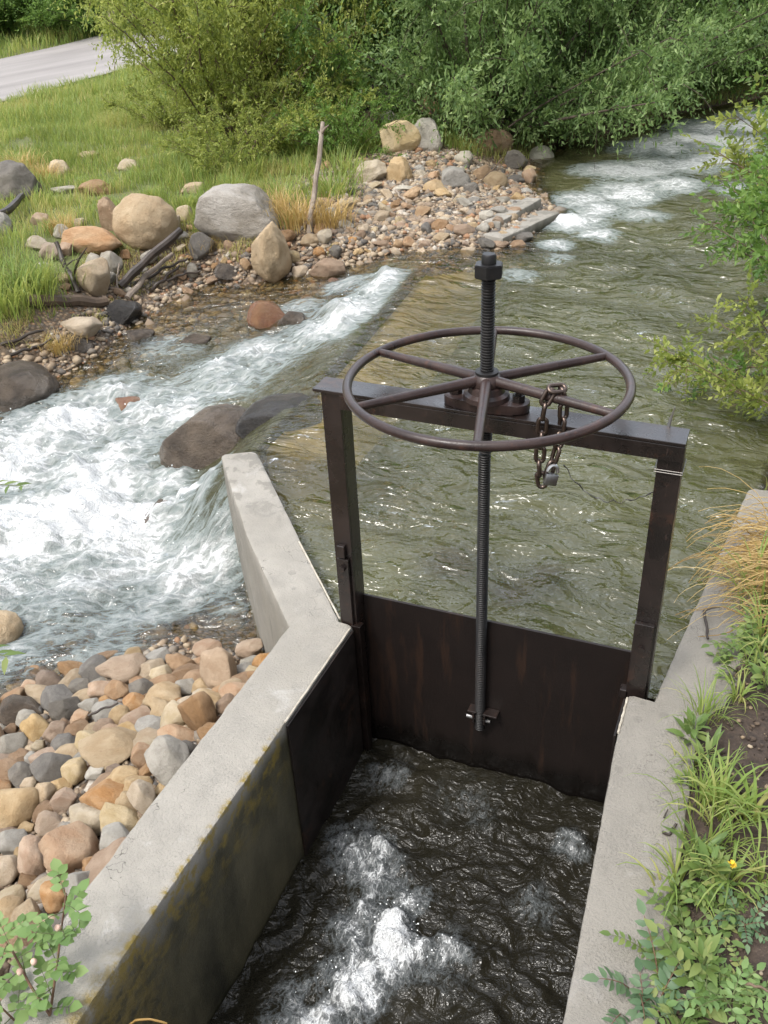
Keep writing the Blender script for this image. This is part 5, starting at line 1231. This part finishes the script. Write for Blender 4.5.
# clumps of the left bank that stand out
CL = [tuft(240, .34, .0045, 31, .10, (.3, 1.3), tintm=.42), tuft(200, .32, .0045, 32, .11, (.3, 1.2), tintm=.45)]
def one(name, me, mat, loc, rz, sc, label, cat, group=None, tilt=(0, 0)):
    o = bpy.data.objects.new(name, me); COL.objects.link(o)
    if len(me.materials) == 0: me.materials.append(mat)
    o.material_slots[0].link = 'OBJECT'; o.material_slots[0].material = mat
    o.location = loc; o.rotation_euler = (tilt[0], tilt[1], rz); o.scale = sc if hasattr(sc, '__len__') else (sc,)*3
    return tag(o, label, cat, group)
for i, (px, py, sc, mt, lab) in enumerate([(22, 300, 1.0, 'grass', 'lush green grass clump at the left edge above the dark log'), (-8, 312, 1.1, 'grass', 'lush green grass clump cut by the left edge'), (40, 286, .8, 'grass', 'green grass clump nearest the forked driftwood'), (186, 208, .6, 'grass', 'grass clump right of the largest tan boulder'), (208, 228, .55, 'grass', 'grass clump at the left foot of the lichen boulder'), (285, 205, 1.0, 'grass', 'tall grass clump right of the lichen boulder'), (330, 200, 1.05, 'grass', 'tall leafy clump behind the upright dead branch'), (345, 178, 1.0, 'grass', 'leafy clump left of the long pale boulder'), (300, 225, .9, 'straw', 'dead straw clump at the foot of the upright dead branch'), (275, 215, .7, 'straw', 'dead straw clump right behind the tall wedge boulder'), (330, 225, .75, 'straw', 'dead straw clump at the left end of the gravel bar'), (20, 172, .8, 'straw', 'brown dead grass hanging over the dark undercut boulder'), (45, 180, .6, 'straw', 'brown dead grass right of the dark undercut boulder'), (150, 200, .5, 'grass', 'small grass clump above the largest tan boulder'), (60, 350, .45, 'straw', 'straw clump beside the log at the left shore'), (105, 192, .45, 'grass', 'small grass clump between the rocks in the grass'), (232, 192, .6, 'grass', 'grass clump above the lichen boulder on its left'), (120, 215, .4, 'grass', 'small grass clump left of the pinkish slab'), (62, 232, .5, 'straw', 'dead straw clump among the cobbles left of the orange boulder'), (205, 250, .45, 'straw', 'dead straw clump right of the driftwood tangle'), (250, 178, .8, 'grass', 'tall grass clump behind the lichen boulder')]):
    p = ground_at(px, py); one('grass_clump', CL[i % 2], M[mt], tuple(p), i*1.1, sc, lab, 'grass clump', 'grass clumps of the left bank')
# dead twigs under the light willow
for i, (px, py, dx, h) in enumerate([(235, 150, 40, 60), (255, 140, 60, 45), (270, 150, -30, 70), (225, 130, 55, 30), (290, 135, 50, 40), (300, 120, 70, 25), (245, 165, 30, 50)]):
    a = ground_at(px, py); stick('dead_twig', [a, rise(px+dx*.5, py-h*.8, a), rise(px+dx, py-h, a)], (.008, .003), M['twig'], ['brown dead twig leaning right in the grass under the light willow', 'brown dead twig under the light willow reaching farthest right', 'brown dead twig under the light willow leaning left', 'low brown dead twig at the foot of the light willow', 'brown dead twig in front of the dark bush', 'long bare twig across the dark bush', 'brown dead twig nearest the creek under the light willow'][i], 'twig', .04, 50+i, branches=((.5, (.4, .2, .5), .2, .004), (.7, (-.4, .2, .4), .15, .003)))

# ------------------------------------------------------------------ weeds of the right bank
TF = [tuft(40, .20, .0042, 41, .025, (.8, 2.2), tintm=.5), tuft(30, .24, .005, 42, .022, (.9, 2.4), tintm=.55), tuft(60, .26, .0036, 43, .035, (.4, 1.5), tintm=.48)]
def compound(seed, n_leaf, L, leaflets, ll, lw, elev=(20, 70), bend=1.0):
    """a low plant of pinnate leaves: returns leaf and stem meshes"""
    q = np.random.default_rng(seed); Bs, Ds, Ns, Ls, paths, rads = [], [], [], [], [], []
    for k in range(n_leaf):
        az = 2.4*k+q.uniform(-.4, .4); el = R(q.uniform(*elev)); l_ = L*q.uniform(.6, 1.1)
        s = np.linspace(0, 1, 8); a = el-bend*s*R(60)
        st = np.stack([np.cos(a)*math.cos(az), np.cos(a)*math.sin(az), np.sin(a)], 1)*l_/7
        P_ = np.vstack([[0, 0, -.005], np.cumsum(st, 0)])[:8]+np.array([q.normal(0, .012), q.normal(0, .012), 0]); paths.append(P_); rads.append(np.linspace(.0016, .0006, 8))
        T_ = unit(np.gradient(P_, axis=0)); up = unit(np.cross(np.array([-math.sin(az), math.cos(az), 0])[None].repeat(8, 0), T_)); up *= np.sign(up[:, 2:3]+1e-6); S = np.cross(T_, up)
        for j in range(leaflets):
            f = 2+5*(j/leaflets); i = int(f); b = P_[i]+(P_[min(i+1, 7)]-P_[i])*(f-i)
            for sg in (-1, 1):
                Bs.append(b); Ds.append(T_[i]*.6+S[i]*sg+q.normal(0, .12, 3)); Ns.append(up[i]+q.normal(0, .25, 3)); Ls.append(ll*q.uniform(.75, 1.15)*(1-.25*j/leaflets))
        Bs.append(P_[-1]); Ds.append(T_[-1]); Ns.append(up[-1]); Ls.append(ll*1.15)
    Ls = np.array(Ls); V, F, k = leaf_arrays(np.array(Bs), np.array(Ds), np.array(Ns), Ls, Ls*lw, .18, True)
    tn = np.clip(.5+.16*q.normal(size=len(Ls)), 0, 1)
    lm = mesh_np('leaves', V, F, {'tint': np.repeat(tn, k)}, True)
    V, F = tubes_np(paths, rads, 5); return lm, mesh_np('stems', V, F)
def rosette(seed, n, L, lw):
    q = np.random.default_rng(seed); az = 2.4*np.arange(n)+q.uniform(-.3, .3, n); el = R(1)*q.uniform(12, 62, n)
    D = np.stack([np.cos(el)*np.cos(az), np.cos(el)*np.sin(az), np.sin(el)], 1); N = np.stack([-np.sin(el)*np.cos(az), -np.sin(el)*np.sin(az), np.cos(el)], 1)
    h = q.uniform(0, .05, n); B = D*.012+np.stack([0*h, 0*h, h], 1); Ls = L*q.uniform(.5, 1.1, n)
    V, F, k = leaf_arrays(B, D, N+q.normal(0, .15, (n, 3)), Ls, Ls*lw, .2, True)
    lm = mesh_np('leaves', V, F, {'tint': np.repeat(np.clip(.5+.17*q.normal(size=n), 0, 1), k)}, True)
    V, F = tubes_np([np.array([[0, 0, -.02], [0.002, 0, .02], [0, .003, .05]])], [np.array([.003, .0025, .002])], 6); return lm, mesh_np('stems', V, F)
CW = [compound(51, 13, .095, 4, .026, .27), compound(52, 15, .09, 5, .021, .3), compound(53, 8, .12, 5, .028, .3)]
RO = [rosette(61, 24, .048, .19), rosette(62, 26, .04, .2), rosette(63, 18, .066, .11)]
def weed(name, meshes, mats, px, py, sc, label, cat, group, rz=None, z=None):
    p = ground_at(px, py) if z is None else at(px, py, z)
    return plant(name, meshes, mats, tuple(p), rz if rz is not None else (px*1.7+py) % 6.28, sc, label, cat, group, names=('leaves', 'stems'))
GW = 'weeds along the right wall'
for i, (px, py, sc, lab) in enumerate([(742, 556, 1.0, 'tall grass tuft growing just below the dry straw'), (756, 590, 1.0, 'grass tuft at the right edge below the dry straw'), (730, 612, .8, 'arching grass tuft beside the crooked dark twig'), (764, 640, 1.0, 'grass tuft at the right edge beside the leafy weeds'), (766, 545, 1.1, 'tall grass tuft at the right edge behind the dry straw'), (702, 722, .6, 'small grass tuft at the corner of the right wall'), (722, 812, 1.0, 'broad bladed grass tuft arching over the dark soil'), (752, 818, .85, 'grass tuft with long drooping blades on the dark soil at the right'), (700, 806, .7, 'grass tuft hanging over the edge of the right wall'), (678, 886, .8, 'grass tuft with blades reaching left over the right wall'), (728, 884, .7, 'grass tuft beside the yellow flower'), (708, 850, .6, 'low grass tuft above the yellow flower'), (690, 768, .5, 'small grass tuft at the wall edge below the upper weeds'), (762, 880, .5, 'small pale grass tuft at the right edge on the soil'), (735, 655, .8, 'grass tuft among the upper leafy weeds'), (715, 640, .6, 'low grass tuft spilling onto the bank wall'), (744, 628, 1.0, 'thick grass tuft between the dry straw and the upper weeds'), (760, 608, 1.1, 'tall grass tuft at the right edge above the upper weeds'), (762, 672, .8, 'grass tuft at the right edge just above the bare soil'), (738, 700, .6, 'short grass tuft at the top of the bare soil'), (750, 575, 1.0, 'upright grass tuft right behind the crooked dark twig')]):
    p = ground_at(px, py); one('grass_tuft', TF[i % 3], M['grass'], tuple(p), i*1.9, sc, lab, 'grass tuft', 'grass tufts along the right wall')
WG = (M['weed'], M['stemgreen']); BG = (M['bluegreen'], M['stemred'])
for i, (px, py, k, sc, lab) in enumerate([(708, 662, 'c0', 1.0, 'leafy green weed spilling over the bank wall corner'), (738, 676, 'c1', 1.1, 'bushy green weed right of the one at the wall corner'), (722, 700, 'r1', 1.1, 'broad leaved weed above the bare soil patch'), (752, 650, 'c1', 1.2, 'bushy green weed at the right edge level with the wall corner'), (730, 640, 'c0', 1.1, 'bright leafy weed beside the crooked dark twig'), (764, 690, 'r1', 1.2, 'small rosette weed at the right edge at the top of the soil'), (690, 742, 'r0', 1.1, 'light green rosette weed at the edge of the right wall'), (706, 766, 'r2', 1.0, 'narrow leaved weed just below the light green rosette'), (686, 790, 'r1', .8, 'small rosette weed against the right wall'), (694, 870, 'r2', 1.3, 'large narrow leaved weed hanging over the right wall'), (706, 886, 'r0', 1.2, 'bright green weed left of the yellow flower'), (722, 905, 'c1', .9, 'leafy weed below the yellow flower'), (676, 902, 'r1', .9, 'small weed on the wall edge at the middle of the lower clump'), (690, 935, 'c0', 1.0, 'green weed below the narrow leaved one on the wall edge'), (668, 968, 'c1', 1.0, 'serrated leafy weed on the right wall near the bottom'), (700, 975, 'r1', 1.2, 'rosette weed in the bottom clump of the weeds'), (690, 1012, 'c2', 1.1, 'pinnate leaved weed at the bottom edge of the clump'), (745, 985, 'c1', .7, 'small weed standing on the soil at the bottom right')]):
    ms = {'c': CW, 'r': RO}[k[0]][int(k[1])]; weed('weed', ms, WG, px, py, sc, lab, 'weed', GW)
for px, py, sc, lab in [(648, 995, 1.1, 'blue green pinnate plant hanging over the wall at the bottom'), (742, 922, .6, 'small blue green plant on the soil below the yellow flower'), (634, 1022, 1.0, 'blue green plant cut by the bottom edge on the wall')]:
    weed('weed', CW[2], BG, px, py, sc, lab, 'weed', GW)
weed('weed', CW[0], (M['rose'], M['stemgreen']), 730, 1000, .9, 'pale yellow green weed at the bottom right of the clump', 'weed', GW)
# yellow flower
p = ground_at(723, 892); fl_ = empty('dandelion', tuple(p)); tag(fl_, 'small yellow flower among the weeds beside the dark soil', 'flower')
bm = bmesh.new(); add_tube(bm, [(0, 0, 0), (.004, .002, .05), (.003, .0, .088)], [.0016, .0014, .0014], 6); bm_obj('stem', bm, M['stemgreen'], fl_, True)
q = np.random.default_rng(9); n = 46; az = q.uniform(0, 6.28, n); el = q.uniform(.1, 1.3, n)
D = np.stack([np.cos(el)*np.cos(az), np.cos(el)*np.sin(az), np.sin(el)], 1); N = np.stack([-np.sin(el)*np.cos(az), -np.sin(el)*np.sin(az), np.cos(el)], 1)
V, F, k = leaf_arrays(D*.001+np.array([.003, 0, .088]), D, N, np.full(n, .010), np.full(n, .0014)); link_mesh('petals', mesh_np('petals', V, F), M['yellow'], fl_)
# dry straw tuft drooping over the bank wall
q = np.random.default_rng(12); paths, rads, tn = [], [], []
root = np.array(at(776, 566, .04)); 
for i in range(330):
    r0 = root+np.array([q.normal(.03, .05), q.normal(.02, .13), q.uniform(-.03, .02)])
    L = q.uniform(.13, .29); az = R(q.normal(205, 18)); s = np.linspace(0, 1, 9); a0 = R(q.uniform(15, 60)); a = a0-R(q.uniform(70, 125))*s
    st = np.stack([np.cos(a)*math.cos(az), np.cos(a)*math.sin(az), np.sin(a)], 1)*L/8
    st = st+q.normal(0, .12, (9, 3))*L/8; P_ = np.vstack([[0, 0, 0], np.cumsum(st, 0)])[:9]+r0
    over = P_[:, 0] > np.interp(P_[:, 1], RIGHT[:, 1], RIGHT[:, 0]); P_[:, 2] = np.where(over, np.maximum(P_[:, 2], .006), np.maximum(P_[:, 2], -.07))
    paths.append(P_); rads.append(np.linspace(.0017, .0007, 9)*q.uniform(.7, 1.3)); tn.append(np.full(45, np.clip(.5+.25*q.normal(), 0, 1)))
V, F = tubes_np(paths, rads, 5); tag(link_mesh('dry_grass', mesh_np('dry_grass', V, F, {'tint': np.concatenate(tn)}), M['straw']), 'golden dry grass tuft drooping over the bank wall towards the pool', 'dry grass')

# leafy sprig of a wild rose in the near left corner
RS = empty('wild_rose', tuple(at(44, 1060, -.12))); tag(RS, 'wild rose sprig with light green leaves in the bottom left corner', 'shrub')
ro = np.array(RS.location)
def world_stem(pl): return np.array([at(*p_) for p_ in pl])-ro
stems = [world_stem([(44, 1060, -.12), (50, 1015, 0.0), (57, 965, .08), (62, 925, .13), (66, 893, .17)]), world_stem([(50, 1015, .0), (30, 985, .06), (12, 950, .10), (-4, 930, .12)]), world_stem([(44, 1055, -.1), (14, 1020, .0), (-6, 1000, .05)])]
V, F = tubes_np(stems, [np.linspace(.0032, .0014, len(s_)) for s_ in stems], 6); link_mesh('stems', mesh_np('stems', V, F), M['stemred'], RS)
q = np.random.default_rng(15); Bs, Ds, Ns, Ls, pet = [], [], [], [], []
for s_, cnt in zip(stems, (13, 8, 6)):
    for j in range(cnt):
        f = (.25+.75*(j+.5)/cnt)*(len(s_)-1); i = min(int(f), len(s_)-2); b = s_[i]+(s_[i+1]-s_[i])*(f-i)
        az = 2.3*j+q.uniform(-.5, .5); d_ = unit(np.array([math.cos(az), math.sin(az), q.uniform(.05, .6)])); l_ = q.uniform(.04, .068); S = unit(np.cross(d_, [0, 0, 1.]))
        pet.append(np.stack([b, b+d_*l_*.5+np.array([0, 0, .004]), b+d_*l_])); up = np.cross(S, d_)
        for t_ in (.35, .62, .88):
            for sg in (-1, 1):
                Bs.append(b+d_*l_*t_+np.array([0, 0, .002])); Ds.append(d_*.55+S*sg+q.normal(0, .12, 3)); Ns.append(up+q.normal(0, .3, 3)); Ls.append(q.uniform(.017, .026))
        Bs.append(b+d_*l_); Ds.append(d_); Ns.append(up+q.normal(0, .3, 3)); Ls.append(.032)
Ls = np.array(Ls); V, F, k = leaf_arrays(np.array(Bs), np.array(Ds), np.array(Ns), Ls, Ls*.42, .15, True)
link_mesh('leaves', mesh_np('leaves', V, F, {'tint': np.repeat(np.clip(.5+.2*q.normal(size=len(Ls)), 0, 1), k)}, True), M['rose'], RS)
V, F = tubes_np(pet, [np.array([.0011, .0009, .0006])]*len(pet), 5); link_mesh('leaf_stalks', mesh_np('leaf_stalks', V, F), M['stemgreen'], RS)
for px, py, z in ((34, 962, .11), (20, 972, .09), (58, 928, .15)):
    bm = bmesh.new(); bmesh.ops.create_uvsphere(bm, u_segments=12, v_segments=8, radius=.006)
    for v in bm.verts: v.co.z *= 1.35; v.co.x *= 1+.2*math.sin(v.co.z*300)
    bm_obj('bud', bm, M['petal'], RS, True, tuple(np.array(at(px, py, z))-ro))
# willow twig reaching in at the left edge
WT = empty('willow_twig', tuple(at(-150, 640, -.5))); tag(WT, 'leafy willow twig reaching in at the left edge over the whitewater', 'branch'); wo_ = np.array(WT.location)
st = [np.array([at(-150, 640, -.5), at(-100, 530, -.1), at(-50, 492, .1), at(-12, 484, .16), at(24, 486, .2)])-wo_, np.array([at(-100, 530, -.1), at(-60, 610, .05), at(-22, 648, .1), at(8, 657, .13)])-wo_]
V, F = tubes_np(st, [np.linspace(.005, .0012, len(s_)) for s_ in st], 6); link_mesh('stems', mesh_np('stems', V, F), M['stemgreen'], WT)
Bs, Ds, Ns, Ls = [], [], [], []
for s_ in st:
    for j in range(16):
        f = (.35+.65*(j+.5)/16)*(len(s_)-1); i = min(int(f), len(s_)-2); b = s_[i]+(s_[i+1]-s_[i])*(f-i); T_ = unit(s_[i+1]-s_[i]); S = unit(np.cross(T_, [0, 0, 1.]))
        Bs.append(b); Ds.append(T_*.7+S*(1 if j % 2 else -1)*.8+np.array([0, 0, -.15])+q.normal(0, .15, 3)); Ns.append(np.array([0, 0, 1.])+q.normal(0, .3, 3)); Ls.append(q.uniform(.045, .062))
Ls = np.array(Ls); V, F, k = leaf_arrays(np.array(Bs), np.array(Ds), np.array(Ns), Ls, Ls*.17, .2, True)
link_mesh('leaves', mesh_np('leaves', V, F, {'tint': np.repeat(np.clip(.5+.2*q.normal(size=len(Ls)), 0, 1), k)}, True), M['weed'], WT)

# ------------------------------------------------------------------ light
W = bpy.data.worlds.new('World'); SC.world = W; W.use_nodes = True
nt = W.node_tree; nt.nodes.clear()
sky = nt.nodes.new('ShaderNodeTexSky'); sky.sky_type = 'NISHITA'; sky.sun_disc = False
SUN_EL, SUN_AZ = 58, 205   # azimuth: direction the light comes from, clockwise from +Y
sky.sun_elevation = R(SUN_EL); sky.sun_rotation = R(SUN_AZ); sky.dust_density = 4.; sky.air_density = 1.
hs = nt.nodes.new('ShaderNodeHueSaturation'); hs.inputs['Saturation'].default_value = .33
nz = nt.nodes.new('ShaderNodeTexNoise'); nz.inputs['Scale'].default_value = 2.2; nz.inputs['Detail'].default_value = 5
tc = nt.nodes.new('ShaderNodeTexCoord'); nt.links.new(tc.outputs['Generated'], nz.inputs['Vector'])
mr = nt.nodes.new('ShaderNodeMapRange'); 
for i, v in enumerate((0, .36, .64, .55, 1.7)):
    if i: mr.inputs[i].default_value = v
nt.links.new(nz.outputs[0], mr.inputs[0])
mu = nt.nodes.new('ShaderNodeMix'); mu.data_type = 'RGBA'; mu.blend_type = 'MULTIPLY'; mu.inputs[0].default_value = 1
bg = nt.nodes.new('ShaderNodeBackground'); bg.inputs['Strength'].default_value = .15
wo = nt.nodes.new('ShaderNodeOutputWorld')
nt.links.new(sky.outputs[0], hs.inputs['Color']); nt.links.new(hs.outputs[0], mu.inputs[6]); nt.links.new(mr.outputs[0], mu.inputs[7])
# brighter veil of cloud over the upstream side
dp = nt.nodes.new('ShaderNodeVectorMath'); dp.operation = 'DOT_PRODUCT'; dp.inputs[1].default_value = Vector((math.sin(R(-12))*math.cos(R(42)), math.cos(R(-12))*math.cos(R(42)), math.sin(R(42))))
nt.links.new(tc.outputs['Generated'], dp.inputs[0])
m2 = nt.nodes.new('ShaderNodeMapRange'); m2.interpolation_type = 'SMOOTHSTEP'
for i, v in ((1, .35), (2, 1.), (3, .85), (4, 2.6)): m2.inputs[i].default_value = v
nt.links.new(dp.outputs['Value'], m2.inputs[0])
m3 = nt.nodes.new('ShaderNodeMix'); m3.data_type = 'RGBA'; m3.blend_type = 'MULTIPLY'; m3.inputs[0].default_value = 1
nt.links.new(mu.outputs[2], m3.inputs[6]); nt.links.new(m2.outputs[0], m3.inputs[7])
nt.links.new(m3.outputs[2], bg.inputs[0]); nt.links.new(bg.outputs[0], wo.inputs[0])
ld = bpy.data.lights.new('sun', 'SUN'); ld.energy = 1.5; ld.angle = R(14); ld.color = (1, .96, .9)
lo = bpy.data.objects.new('sun', ld); COL.objects.link(lo)
dv = Vector((math.sin(R(SUN_AZ))*math.cos(R(SUN_EL)), math.cos(R(SUN_AZ))*math.cos(R(SUN_EL)), math.sin(R(SUN_EL))))
lo.rotation_euler = dv.to_track_quat('Z', 'Y').to_euler(); lo.location = (0, -3, 8)
SC.view_settings.view_transform = 'Standard'; SC.view_settings.look = 'None'; SC.view_settings.gamma = 1; SC.view_settings.use_curve_mapping = False
SC.view_settings.exposure = .68
SC.render.engine = 'CYCLES'
SC.cycles.max_bounces = 8; SC.cycles.transparent_max_bounces = 12; SC.cycles.diffuse_bounces = 3; SC.cycles.glossy_bounces = 3; SC.cycles.transmission_bounces = 3
SC.cycles.use_denoising = True
SC.cycles.caustics_reflective = False; SC.cycles.caustics_refractive = False
SC.cycles.sample_clamp_indirect = 6
